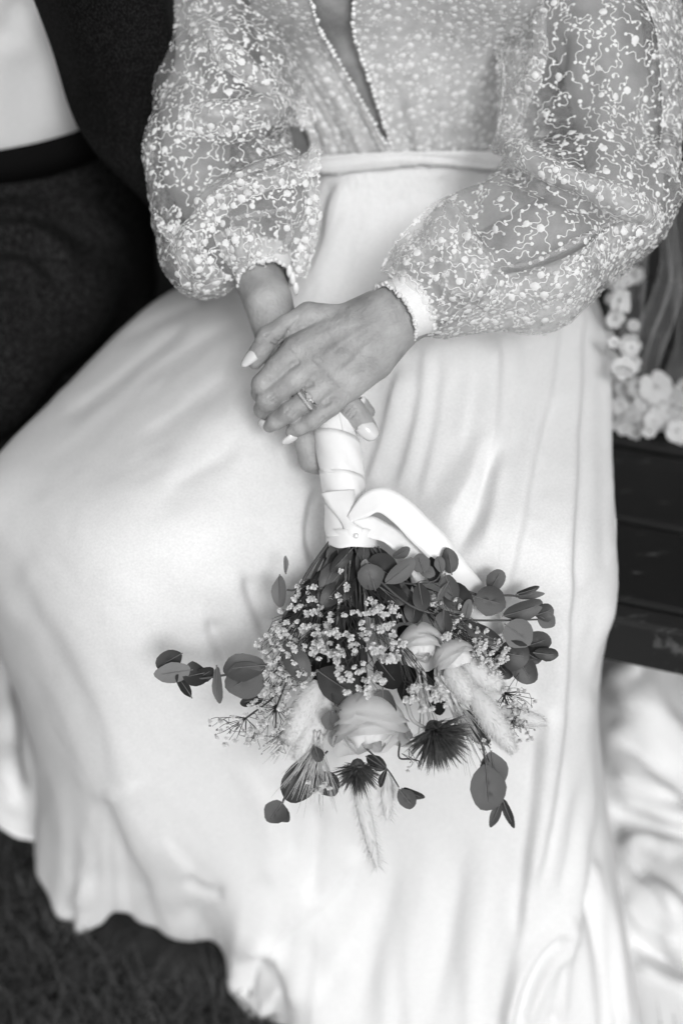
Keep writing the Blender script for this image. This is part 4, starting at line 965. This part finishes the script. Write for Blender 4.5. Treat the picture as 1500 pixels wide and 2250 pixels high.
gyp(930, 1530, 52, 34, 26, 104, R0, 9.5); gyp(1020, 1400, 56, 42, 34, 34, R0, 7.5); gyp(1070, 1440, 34, 40, 22, 20, R0, 7, 20, .3); gyp(985, 1330, 50, 40, 20, 20, R0, 7); gyp(750, 1280, 26, 50, 8, 34, R0, 7); gyp(670, 1310, 30, 36, 14, 30, R0, 7.5, 20, .2)
gyp(1130, 1545, 46, 40, 34, 14, (1030, 1430, 0), 6.5, 16, .5); gyp(1140, 1605, 36, 24, 22, 6, (1060, 1490, 0), 6.5, 12, .5); gyp(1075, 1440, 40, 46, 30, 30, R0, 7.5); gyp(520, 1598, 64, 38, 34, 4, (620, 1500, 0), 7.5, 14, .4); gyp(596, 1575, 50, 60, 52, 8, (650, 1470, 0), 7, 18, .3); gyp(600, 1640, 34, 26, 12, 0, (650, 1540, 0), 6, 12, .6)
gyp(700, 1725, 30, 14, 8, 6, (720, 1650, 0), 6); gyp(1060, 1640, 24, 22, 8, 4, (1040, 1540, 0), 6.5, 10, .4); gyp(905, 1680, 20, 12, 7, -6, (880, 1620, 0), 5.5, 8, .4)
for nm, mm in (('floret', M_GYP), ('bud', M_BUD)): obj('gypsophila_' + nm + '_mass', *merge([(a_, b_) for a_, b_, c_ in REST if c_ == nm]), mm, bouquet, smooth=False, kind='stuff')
obj('gypsophila_twigs', *merge(ST), M_STEM, bouquet, kind='stuff')
# ---- roses: cupped petals wrapped round a tight heart
def petal_mesh(seed, closed=False):
    r = np.random.default_rng(seed); nu, nv = 13, 11; Gp = np.zeros((nv, nu, 3)); a1, a2 = r.uniform(0, 6, 2)
    for i in range(nv):
        v = i / (nv - 1)
        for j in range(nu):
            u = -1 + 2 * j / (nu - 1); wd = math.sin(min(1, v * 1.2 + .25) * math.pi / 2) * (1 - .10 * v * v)
            th = u * 1.0 * wd
            rad = .50 + .46 * math.sin(min(1.0, v * 1.15) * math.pi / 2) - (.42 * v ** 3 if closed else .10 * v ** 3)
            rad += (0.0 if closed else .16) * max(0, v - .78) / .22 + .035 * math.sin(4 * u + a1) * v * v + .03 * math.sin(7 * u + a2) * v ** 4
            Gp[i, j] = (rad * math.sin(th), -rad * math.cos(th), 1.15 * v - .22 * u * u * v * v + .05 * math.sin(3.5 * u + a2) * v * v)
    return mesh_data('petal', Gp.reshape(-1, 3), grid_faces(nv, nu), M_PETAL)
PM = [petal_mesh(i) for i in range(6)]; PC = [petal_mesh(10 + i, True) for i in range(3)]
def rose(cx, cy, dz, axis, R, rings):
    """axis: direction the flower opens to, in picture terms (right, down, towards)"""
    d = norm(axis[0] * RT - axis[1] * UP - axis[2] * FW); c = bp(cx, cy, dz); x, y, z = frame(d, UP)
    k0 = R * PX
    V, F = ico(1, 2); core = obj('rose', (V * np.array([.55, .55, .62])) @ np.array([x, y, z]) * k0 + c + d * k0 * .38, F, M_PETAL, bouquet)
    k = 0
    for rg, (num, sc, ht) in enumerate(rings):
        for q in range(num):
            a_ = q * 2 * math.pi / num + rg * .9 + rng.uniform(-.2, .2); s = sc * k0 * rng.uniform(.95, 1.07); tl = rng.uniform(-.04, .16) * rg / 3
            x2 = x * math.cos(a_) + y * math.sin(a_); y2 = np.cross(z, x2); z2 = norm(z - y2 * tl); y3 = np.cross(z2, x2); o_ = c + d * k0 * (ht + rng.uniform(-.05, .05))
            M = Matrix([[x2[0] * s, y3[0] * s, z2[0] * s, o_[0]], [x2[1] * s, y3[1] * s, z2[1] * s, o_[1]], [x2[2] * s, y3[2] * s, z2[2] * s, o_[2]], [0, 0, 0, 1]])
            link('petal', (PC[k % 3] if rg < 2 else PM[(k + rg) % 6]), core, M); k += 1
ringset = [(4, .62, .34), (4, .78, .20), (5, .92, .02), (5, 1.02, -.16), (6, 1.08, -.38)]
rose(806, 1560, 14, (.06, .88, .44), 74, ringset)
rose(918, 1392, 34, (.10, .80, .55), 52, ringset[:4]); rose(988, 1424, 28, (.35, .72, .55), 50, ringset[:4])
# ---- bunny tail grasses: soft tapered heads of fine hair
def bunny(a_, b_, r0, n, m=M_FUZZ, hair=12, name='bunny_tail', droop=0.0):
    A_, B_ = bp(*a_), bp(*b_); d = norm(B_ - A_); L = np.linalg.norm(B_ - A_); x, y, z = frame(d)
    f = np.linspace(0, 1, 14); prof = r0 * PX * np.sqrt(np.clip(np.sin(np.pi * np.clip(f * .92 + .06, 0, 1)), 0, 1)) * (1 - .25 * f)
    core = obj(name, *tube(A_ + (B_ - A_) * f[:, None], prof * .97, 12), m, bouquet)
    ff = rng.random(n); th = rng.uniform(0, 6.28, n); rr = np.interp(ff, f, prof) * .9
    rad = np.cos(th)[:, None] * x + np.sin(th)[:, None] * y
    base = A_ + (B_ - A_) * ff[:, None] + rad * rr[:, None]
    hd = rad * rng.uniform(.5, .9, n)[:, None] + d * rng.uniform(.5, 1.0, n)[:, None] + rng.normal(0, .15, (n, 3)); hd /= np.linalg.norm(hd, axis=1, keepdims=True)
    ln = hair * PX * rng.uniform(.6, 1.25, n)[:, None]; sd = np.cross(hd, rng.normal(0, 1, (n, 3))); sd /= np.linalg.norm(sd, axis=1, keepdims=True)
    w = .00014; V = np.concatenate([base - sd * w, base + sd * w, base + hd * ln * .6 + sd * w * .7, base + hd * ln - np.array([0, 0, droop])])
    i = np.arange(n); F = np.concatenate([np.stack([i, i + n, i + 2 * n], 1), np.stack([i, i + 2 * n, i + 3 * n], 1)])
    obj('fuzz', V, F, m, core, kind='stuff')
bunny((700, 1500, 10), (632, 1632, 14), 34, 2600); bunny((735, 1520, 4), (650, 1668, 4), 32, 2400); bunny((985, 1468, 40), (1034, 1540, 40), 27, 2000)
bunny((1020, 1455, 22), (1104, 1515, 16), 30, 2200); bunny((1040, 1520, 26), (1128, 1652, 10), 30, 2600); bunny((1100, 1560, -20), (1200, 1590, -40), 22, 900)
bunny((780, 1700, -40), (828, 1905, -90), 18, 1100, hair=26, name='pampas_plume'); bunny((850, 1700, -60), (850, 1800, -80), 16, 500, hair=24, name='pampas_plume')
# ---- barley ears with long awns
def barley(x, y, dz, ang, n, ln, wid):
    c = bp(x, y, dz); parts = []; A = math.radians(ang); d0 = math.sin(A) * RT - math.cos(A) * UP
    s0 = math.cos(A) * RT + math.sin(A) * UP
    for k in range(n):
        t_ = (k / n - .5) * 2 * wid + rng.normal(0, .05); L = ln * PX * rng.uniform(.7, 1.1); d = norm(d0 * math.cos(t_) + s0 * math.sin(t_) - FW * rng.uniform(-.15, .25))
        b = c + d0 * rng.uniform(-30, 22) * PX + s0 * rng.uniform(-7, 7) * PX - FW * rng.uniform(-3, 6) * PX
        P = np.array([b, b + d * L * .5 + rng.normal(0, .0005, 3), b + d * L + d0 * L * .03]); parts.append(tube(P, np.array([.0005, .00035, .0001]), 3))
    grains = []
    V, F = ico(1, 1)
    for k in range(12):
        q = c + d0 * (-34 + 5 * k) * PX + s0 * (6 if k % 2 else -6) * PX; x_, y_, z_ = frame(d0); grains.append(((V * np.array([.0016, .0016, .004])) @ np.array([x_, y_, z_]) + q, F))
    e = obj('barley_ear', *merge(grains), M_AWN, bouquet); obj('awns', *merge(parts), M_AWN, e, kind='stuff')
barley(700, 1650, 20, 2, 46, 110, .42); barley(686, 1648, 16, -30, 22, 100, .3); barley(655, 1590, 6, -38, 24, 90, .3); barley(985, 1520, 34, 35, 26, 130, .25); barley(1000, 1560, 30, 22, 26, 130, .28); barley(930, 1510, 10, 10, 9, 120, .3); barley(760, 1230, 10, 2, 14, 110, .08)
# ---- sea holly thistles
def thistle(cx, cy, dz, axis, R, n):
    d = norm(axis[0] * RT - axis[1] * UP - axis[2] * FW); c = bp(cx, cy, dz); x, y, z = frame(d, UP); V, F = ico(1, 2)
    core = obj('thistle', (V * np.array([.3, .3, .4])) @ np.array([x, y, z]) * R * PX + c, F, M_THIS, bouquet); parts = []
    for k in range(n):
        u = rng.uniform(-.45, 1); th = rng.uniform(0, 6.28); s = math.sqrt(max(0, 1 - u * u)); nd = u * z + s * (math.cos(th) * x + math.sin(th) * y)
        dd = norm(nd + z * .55 + rng.normal(0, .12, 3)); b = c + nd * .28 * R * PX; L = R * PX * rng.uniform(.45, .9); sd = norm(np.cross(dd, rng.normal(0, 1, 3))) * R * PX * .035; q = np.cross(sd, dd) * 0 + np.cross(norm(sd), dd) * R * PX * .025
        P = np.array([b - sd, b + sd, b + q, b + dd * L * .55 + sd * .9, b + dd * L]); parts.append((P, np.array([[0, 1, 3], [0, 3, 4], [1, 2, 3], [2, 4, 3], [2, 0, 4]])))
    o = obj('bracts', *merge(parts), M_THIS, core, smooth=False, kind='stuff')
    for k in range(6):                                  # long spiny collar leaves
        th = k * .7 + rng.uniform(-.2, .2); dd = norm((math.cos(th) * x + math.sin(th) * y) * .9 + z * .25); L = R * PX * rng.uniform(.9, 1.15); sd = np.cross(dd, z) * R * PX * .06
        b = c - z * R * PX * .3; P = np.array([b - sd * .6, b + sd * .6, b + dd * L * .5 + sd, b + dd * L * .5 - sd, b + dd * L]); obj('collar_leaf', P, [(0, 1, 2, 3), (3, 2, 4)], M_THIS, core, smooth=False)
thistle(958, 1612, 60, (.38, .75, .35), 78, 420); thistle(786, 1690, 6, (.05, .9, .3), 58, 260)
stem([(890, 1530, 50), (905, 1580, 54), (935, 1600, 56)], .0018, M_STEMP)
print('florets', NFL)
# ================================================================== bench
M_WOOD = mat('dark_painted_wood', 0.0065, 0.6, var=0.6, vscale=14, bump=0.4, bscale=120, spec=0.35, detail=8)
M_WOODG = mat('worn_grey_wood', 0.02, 0.6, var=0.4, vscale=20, bump=0.4, bscale=120, spec=0.3)
flecks(M_WOOD, .0055, .10, 20, .60); flecks(M_WOODG, .014, .09, 26, .58)
yaw = math.radians(-16); bu = np.array([math.cos(yaw), math.sin(yaw), 0]); bv = np.array([-math.sin(yaw), math.cos(yaw), 0]); bo = np.array([0.26, 0.842, 0.0])
bench = thing('bench', 'dark wooden bench under the seated couple', 'bench', bo + bu * -.3 + bv * .2)
def board(u0, u1, v0, v1, z0, z1, name, m, label=None, bev=0.004):
    V = np.array([bo + bu * u + bv * v + np.array([0, 0, z]) for z in (z0, z1) for u, v in ((u0, v0), (u1, v0), (u1, v1), (u0, v1))])
    o = obj(name, V, [(0, 3, 2, 1), (4, 5, 6, 7), (0, 1, 5, 4), (1, 2, 6, 5), (2, 3, 7, 6), (3, 0, 4, 7)], m, bench, smooth=False, label=label)
    b = o.modifiers.new('bevel', 'BEVEL'); b.width = bev; b.segments = 2
    return o
board(-1.5, .8, .007, .105, .42, .45, 'seat_plank', M_WOOD); board(-1.5, .8, .112, .212, .42, .4485, 'seat_plank', M_WOOD); board(-1.5, .8, .222, .312, .42, .449, 'seat_plank', M_WOOD); board(-1.5, .8, .32, .41, .42, .448, 'seat_plank', M_WOOD)
board(-1.5, .8, -.018, .004, .395, .449, 'front_rail', M_WOODG, 'greyer worn rail along the front of the seat')
board(-1.5, .8, .43, .455, .50, .66, 'back_plank', M_WOODG); board(-1.5, .8, .432, .457, .68, .84, 'back_plank', M_WOODG)
for u in (-1.4, -.35, .7):
    board(u, u + .06, .03, .09, 0, .418, 'leg', M_WOOD); board(u, u + .06, .36, .42, 0, .418, 'leg', M_WOOD); board(u, u + .06, .459, .50, 0, .88, 'back_post', M_WOOD)
# ================================================================== train of the dress, lying on the floor
def sheet(tab, nr, nc, strokes, sm, name, parent, m, label, amp=.003, seed=1):
    P = np.array([[at_z(*c) for c in r] for r in tab]); Gs = crom(P, nr); Gs = np.swapaxes(crom(np.swapaxes(Gs, 0, 1), nc), 0, 1); Gs = smooth_grid(Gs, sm)
    Nn = face_cam(grid_normals(Gs), Gs); strokes = [(q[0], q[1] * 1.4) + tuple(q[2:]) for q in strokes]; Vv = sculpt(Gs.reshape(-1, 3), Nn.reshape(-1, 3), strokes, 0.0)
    r = np.random.default_rng(seed); W = crom(np.swapaxes(crom(r.normal(0, 1, (9, 9)), nr), 0, 1), nc).T
    Vv = Vv + Nn.reshape(-1, 3) * W.reshape(-1, 1) * amp; Vv[:, 2] = np.maximum(Vv[:, 2], .012)
    Vv = smooth_grid(Vv.reshape(nr, nc, 3), 2).reshape(-1, 3)
    o = obj(name, Vv, grid_faces(nr, nc), m, parent, label=label); o.modifiers.new('solid', 'SOLIDIFY').thickness = .0012
    return o
sheet([
 [(1300, 1425, .05), (1360, 1415, .10), (1420, 1395, .12), (1480, 1440, .08), (1560, 1520, .03), (1680, 1560, .02)],
 [(1285, 1480, .08), (1350, 1475, .14), (1420, 1455, .16), (1500, 1530, .10), (1580, 1580, .05), (1700, 1620, .02)],
 [(1270, 1580, .07), (1340, 1575, .11), (1420, 1600, .12), (1510, 1660, .09), (1600, 1700, .06), (1710, 1730, .03)],
 [(1265, 1700, .06), (1340, 1690, .09), (1420, 1720, .10), (1510, 1770, .08), (1610, 1800, .06), (1720, 1830, .03)],
 [(1270, 1820, .05), (1350, 1810, .06), (1430, 1840, .06), (1520, 1870, .06), (1620, 1900, .05), (1720, 1930, .03)],
 [(1280, 1940, .05), (1370, 1930, .07), (1450, 1960, .08), (1530, 2000, .07), (1630, 2020, .05), (1720, 2030, .03)],
 [(1290, 2080, .03), (1385, 2060, .04), (1460, 2090, .05), (1540, 2120, .05), (1640, 2130, .04), (1720, 2140, .02)],
 [(1300, 2200, .02), (1390, 2190, .03), (1470, 2200, .03), (1550, 2230, .03), (1650, 2240, .03), (1730, 2240, .02)], [(1310, 2360, .02), (1400, 2350, .02), (1480, 2350, .02), (1560, 2360, .02), (1660, 2370, .02), (1740, 2370, .02)]], 150, 110,
 [([(1320, 1530), (1400, 1545), (1470, 1600), (1560, 1700)], 26, 26), ([(1330, 1640), (1400, 1650), (1480, 1720), (1560, 1800)], -26, 18, 34), ([(1330, 1740), (1420, 1770), (1500, 1800), (1600, 1820)], 24, 22), ([(1335, 1790), (1420, 1815), (1500, 1830), (1600, 1840)], -40, 14, 18),
  ([(1350, 1850), (1430, 1850), (1500, 1880)], 22, 20), ([(1370, 1900), (1450, 1930), (1540, 1990)], -24, 20), ([(1360, 1960), (1430, 2030), (1500, 2080)], 18, 22), ([(1370, 1380), (1420, 1420), (1420, 1470), (1360, 1500)], -22, 24), ([(1400, 1380), (1460, 1430), (1480, 1490)], 20, 20), ([(1300, 1470), (1380, 1500), (1470, 1560)], 12, 30), ([(1350, 1845), (1418, 1915), (1490, 2020)], 22, 8, 40), ([(1380, 2060), (1452, 2112), (1540, 2150)], -44, 10, 16), ([(1390, 2110), (1460, 2150), (1540, 2180)], 14, 12), ([(1330, 1600), (1410, 1620), (1500, 1690)], 16, 8, 30), ([(1340, 1700), (1430, 1730), (1520, 1760)], 18, 8, 24), ([(1360, 1870), (1420, 1860), (1480, 1890)], 16, 12)],
 10, 'train', bride, M_CREPE, 'crumpled white train of the dress on the floor to the right', .003, 3)
sheet([[(-140, 1330, .05), (-60, 1345, .08), (10, 1370, .08), (70, 1420, .05), (120, 1480, .03)], [(-140, 1480, .05), (-60, 1490, .09), (10, 1510, .09), (80, 1540, .05), (140, 1580, .03)], [(-140, 1620, .05), (-60, 1630, .07), (20, 1650, .08), (90, 1680, .05), (150, 1720, .03)], [(-140, 1760, .03), (-60, 1780, .04), (10, 1825, .05), (70, 1850, .04), (120, 1870, .02)]], 60, 60,
 [([(-20, 1380), (10, 1500), (20, 1640), (40, 1800)], 16, 22), ([(30, 1480), (50, 1600), (60, 1740)], -18, 16), ([(-60, 1700), (0, 1740), (60, 1790)], -16, 18)], 6, 'train', bride, M_CREPE, 'blurred white hem of the dress at the left edge', .003, 5)
# ================================================================== veil beside the bride, edged with lace flowers
M_VEIL = sheer('veil_tulle', 0.85, 0.13, 0.4, 30); M_LACEF = mat('lace_flower', 0.8, 0.7, var=0.08, vscale=200, spec=0.1, trans=0.5)
veil = thing('veil', 'sheer tulle veil edged with white lace flowers, fallen on the bench', 'veil', at_z(1420, 900, .455))
def veil_sheet(L, R, nr=40, nc=24):
    A_, B_ = crom(np.array([at_y(*p) for p in L]), nr), crom(np.array([at_y(*p) for p in R]), nr); u = np.linspace(0, 1, nc)[None, :, None]
    Gs = A_[:, None] * (1 - u) + B_[:, None] * u
    Gs[..., 1] += .012 * np.sin(np.linspace(0, 13, nc))[None, :] + .006 * np.sin(np.linspace(0, 9, nr))[:, None]
    obj('tulle', Gs.reshape(-1, 3), grid_faces(nr, nc), M_VEIL, veil)
veil_sheet([(1330, 380, 1.12), (1330, 620, 1.08), (1340, 820, 1.06), (1350, 900, 1.06)], [(1440, 380, 1.14), (1425, 600, 1.10), (1400, 760, 1.08), (1400, 900, 1.06)])
veil_sheet([(1400, 400, 1.16), (1450, 560, 1.14), (1400, 720, 1.10), (1370, 860, 1.07)], [(1470, 400, 1.17), (1500, 600, 1.15), (1460, 760, 1.12), (1440, 880, 1.08)])
veil_sheet([(1440, 400, 1.18), (1470, 600, 1.16), (1480, 760, 1.14), (1430, 900, 1.08)], [(1500, 400, 1.18), (1520, 640, 1.17), (1560, 800, 1.14), (1540, 920, 1.1)])
def flower_mesh(seed):
    r = np.random.default_rng(seed); parts = []
    for k in range(6):
        th = k * math.pi / 3 + r.uniform(-.15, .15); d = np.array([math.cos(th), math.sin(th), r.uniform(-.1, .15)]); s = np.array([-math.sin(th), math.cos(th), 0])
        P = [d * .12]; 
        for q, wd in ((.4, .32), (.75, .46), (1.0, .34)): P += [d * q + s * wd + [0, 0, .12 * q], d * q - s * wd + [0, 0, .12 * q]]
        P.append(d * 1.08 + [0, 0, .1]); parts.append((np.array(P), np.array([[0, 1, 2, 2], [1, 3, 4, 2], [3, 5, 6, 4], [5, 7, 6, 6]])))
    V, F = merge(parts); return mesh_data('lace_flower', V, [tuple(dict.fromkeys(map(int, f))) for f in F], M_LACEF)
LFM = [flower_mesh(i) for i in range(3)]
for k, (x, y, z, s) in enumerate([(1350, 870, .47, 40), (1380, 910, .47, 44), (1420, 880, .48, 46), (1450, 920, .47, 40), (1400, 850, .50, 40), (1470, 870, .49, 46), (1495, 900, .48, 44), (1370, 940, .46, 34), (1395, 950, .456, 30), (1490, 950, .458, 38), (1350, 800, .52, 34), (1385, 760, .55, 40), (1360, 660, .60, 34), (1350, 700, .57, 30), (1375, 620, .62, 30), (1440, 850, .51, 40), (1350, 920, .465, 36), (1410, 925, .46, 36), (1520, 930, .465, 44), (1385, 800, .53, 30)] + [(rng.uniform(1335, 1540), rng.uniform(840, 955), rng.uniform(.46, .49), rng.uniform(20, 34)) for _ in range(34)] + [(rng.uniform(1335, 1395), rng.uniform(600, 830), rng.uniform(.54, .6), rng.uniform(16, 28)) for _ in range(16)]):
    p = at_z(x, y, z); place(LFM[k % 3], 'lace_flower', p, norm(CAM - p + rng.normal(0, .6, 3)), s * KPX * rng.uniform(.7, 1.25), veil)
# ================================================================== the groom: seated at her side
M_SHIRT = mat('white_shirt', 0.62, 0.75, var=0.02, vscale=200, bump=0.1, bscale=500, spec=0.2); M_SUIT = weave('dark_tweed_jacket', 0.006, 700, amt=.6); M_TROU = weave('dark_woven_trousers', 0.009, 560, amt=1.0); M_BELT = mat('black_belt', 0.006, 0.9, spec=0.0)
groom = thing('person', 'seated man in dark tweed jacket and trousers with open white shirt, cropped at the left', 'person', (-.42, 1.2, .45))
gc = np.array([-.40, 1.315])
def column(z0, z1, hw, dp, nz, strokes, name, m, label, wr=0.0):
    a_ = np.linspace(0, 2 * np.pi, 90, endpoint=False); zz = np.linspace(z1, z0, nz)
    f = (zz - .7)[:, None]
    Gs = np.stack([gc[0] + (hw + .08 * f) * np.sin(a_)[None], gc[1] - .0 * f - (dp + .05 * f) * np.cos(a_)[None], np.repeat(zz[:, None], 90, 1)], -1)
    Vv = Gs.reshape(-1, 3); Fv = grid_faces(nz, 90, True); Nn = vert_normals(Vv, Fv)
    if ((Vv - Vv.mean(0)) * Nn).sum() < 0: Nn = -Nn; Fv = Fv[:, ::-1]
    return obj(name, sculpt(Vv, Nn, strokes), Fv, m, groom, label=label)
gtv = Vol((-.80, 0.85, .40), (-.12, 1.5, 1.05), .007)
gg = np.stack(np.meshgrid(*[gtv.lo[c] + np.arange(gtv.n[c]) * gtv.h for c in range(3)], indexing='ij'), -1)
def gcol(hw, dp): return (np.sqrt(((gg[..., 0] - gc[0]) / hw) ** 2 + ((gg[..., 1] - gc[1]) / dp) ** 2) - 1) * dp
leg_c = [(120, 430, .555, .098), (40, 610, .54, .098), (-105, 775, .52, .092), (-290, 925, .50, .080)]
LP = [at_z(*c[:3]) for c in leg_c]; LR = [c[3] for c in leg_c]
A = gtv.new()
for i in range(3): gtv.cap(A, LP[i], LP[i + 1], LR[i] - .012, LR[i + 1] - .012, .02)
GV, GF = gtv.mesh(np.minimum(A, np.maximum(gcol(.18, .115), np.abs(gg[..., 2] - .75) - .28)))
obj('body', GV, GF, M_SKIN, groom)
column(.62, 1.08, .19, .132, 60, [([(60, -20), (20, 60), (0, 120)], -20, 16), ([(150, 80), (120, 200), (110, 320)], 10, 30), ([(60, 100), (50, 220), (60, 340)], -8, 40), ([(175, 290), (185, 300), (195, 330)], -10, 14)], 'shirt', M_SHIRT, 'white shirt front tucked into the trousers')
A = gtv.new()
for i in range(3): gtv.cap(A, LP[i], LP[i + 1], LR[i], LR[i + 1], .02)
hip = np.maximum(gcol(.198, .14), np.maximum(gg[..., 2] - .692, .45 - gg[..., 2]))
GV, GF = gtv.mesh(smin(A, hip, .035)); GV = relax(GV, GF, 5); GN = vert_normals(GV, GF)
if ((GV - GV.mean(0)) * GN).sum() < 0: GN = -GN; GF = GF[:, ::-1]
GV = sculpt(GV, GN, [([(-60, 430), (60, 420), (150, 440), (240, 500), (290, 560)], 26, 16, 24, .6), ([(-60, 472), (60, 462), (150, 490), (230, 560)], -34, 18, 16), ([(-60, 520), (50, 505), (120, 540), (190, 610)], 26, 16), ([(-60, 556), (50, 546), (110, 590), (160, 650)], -26, 14), ([(-60, 590), (40, 585), (100, 625)], 20, 14), ([(-60, 620), (30, 618), (80, 660)], -16, 12), ([(-40, 380), (80, 372), (200, 380)], -18, 14)])
obj('trousers', GV, GF, M_TROU, groom, label='dark coarse woven trousers over the thigh')
sh = [np.array([LP[3][0], LP[3][1], LP[3][2]]), np.array([LP[3][0] - .01, LP[3][1] - .02, .25]), np.array([LP[3][0] - .01, LP[3][1] - .01, .04])]
obj('trouser_leg', *tube(crom(np.array(sh), 14), np.linspace(.078, .06, 14), 20), M_TROU, groom)
# belt
a_ = np.linspace(0, 2 * np.pi, 90, endpoint=False); Gs = np.array([[(gc[0] + .200 * math.sin(q), gc[1] - .142 * math.cos(q), z) for q in a_] for z in (.70, .665)])
obj('belt', Gs.reshape(-1, 3), grid_faces(2, 90, True), M_BELT, groom).modifiers.new('solid', 'SOLIDIFY').thickness = .003
# jacket front: hangs from the shoulder, its edge curving away over the hip
E = crom(np.array([at_y(*p) for p in [(60, -70, 1.16), (85, 0, 1.155), (125, 110, 1.15), (152, 205, 1.14), (178, 275, 1.13), (210, 325, 1.115), (270, 385, 1.10), (330, 445, 1.09), (380, 540, 1.08), (420, 640, 1.09)]]), 80)
Rr = crom(np.array([at_y(*p) for p in [(330, -90, 1.10), (350, 0, 1.10), (370, 110, 1.10), (385, 200, 1.11), (395, 280, 1.11), (405, 340, 1.11), (410, 400, 1.11), (418, 470, 1.11), (425, 560, 1.11), (432, 650, 1.12)]]), 80)
Rb = Rr + np.array([-.0, .16, -.02]); u = np.linspace(0, 1, 40)[None, :, None]
J1 = E[:, None] * (1 - u) + Rr[:, None] * u; J1[..., 1] -= (.035 * np.sin(np.pi * u[..., 0])) * np.linspace(1, .2, 80)[:, None]
u2 = np.linspace(0, 1, 20)[None, 1:, None]; J2 = Rr[:, None] * (1 - u2) + Rb[:, None] * u2
JG = smooth_grid(np.concatenate([J1, J2], 1), 3); JN = face_cam(grid_normals(JG), JG)
JV = sculpt(JG.reshape(-1, 3), JN.reshape(-1, 3), [([(215, 180), (210, 250), (230, 330)], -7, 22), ([(160, 30), (200, 150), (220, 260)], 6, 30), ([(260, 60), (270, 200), (300, 340)], 6, 40), ([(300, 150), (310, 260), (330, 380)], -6, 26)])
jk = obj('jacket', JV, grid_faces(80, 59), M_SUIT, groom, label='dark tweed jacket front falling open beside the shirt'); jk.modifiers.new('solid', 'SOLIDIFY').thickness = .004
# ================================================================== grass
M_GRASS = mat('grass_blade', 0.045, 0.6, var=0.6, vscale=60, spec=0.3)
def cover(objs):
    Vs = []; Fs = []; k = 0
    for o in objs:
        Vs += [v.co.copy() for v in o.data.vertices]; Fs += [[i + k for i in p.vertices] for p in o.data.polygons]; k = len(Vs)
    return BVHTree.FromPolygons(Vs, Fs)
GRASS_BVH = cover([skirt] + [o for o in bride.children if o.name.startswith('train')])
def grass(n, x0, x1, y0, y1, hmin, hmax):
    r = rng; b = np.stack([r.uniform(x0, x1, n), r.uniform(y0, y1, n), np.zeros(n)], 1); th = r.uniform(0, 6.28, n); h = r.uniform(hmin, hmax, n); ln = r.uniform(.4, 1.6, n) * h
    d = np.stack([np.cos(th), np.sin(th), np.zeros(n)], 1); cv = r.uniform(-.8, .8, n)[:, None]; s = np.stack([-np.sin(th), np.cos(th), np.zeros(n)], 1); w = r.uniform(.0008, .0022, n)[:, None]
    skb = GRASS_BVH; keep = np.array([skb.ray_cast(Vector((q[0], q[1], .001)), Vector((0, 0, 1)), 1.0)[0] is None for q in b])
    b, th, h, ln, d, cv, s, w = (q[keep] for q in (b, th, h, ln, d, cv, s, w)); n = len(b)
    rowsg = []
    for f in (0, .35, .7, 1):
        c = b + d * (ln * f * f)[:, None] + s * (cv * ln[:, None] * f * f * .5) + np.array([0, 0, 1]) * (h * f * (1.35 - .6 * f))[:, None]
        rowsg += [c - s * w * (1 - f * .9), c + s * w * (1 - f * .9)]
    V = np.concatenate(rowsg); i = np.arange(n)
    F = np.concatenate([np.stack([i + 2 * k * n, i + (2 * k + 1) * n, i + (2 * k + 3) * n, i + (2 * k + 2) * n], 1) for k in range(3)])
    return V, F
go = obj('grass', *merge([grass(26000, -.75, .35, .45, 1.05, .012, .05), grass(12000, .3, 1.0, .4, 1.6, .012, .05), grass(16000, -2.2, 2.2, .2, 3.0, .015, .05)]), M_GRASS, kind='stuff')
go['label'] = 'dark blurred grass below the hem of the dress'
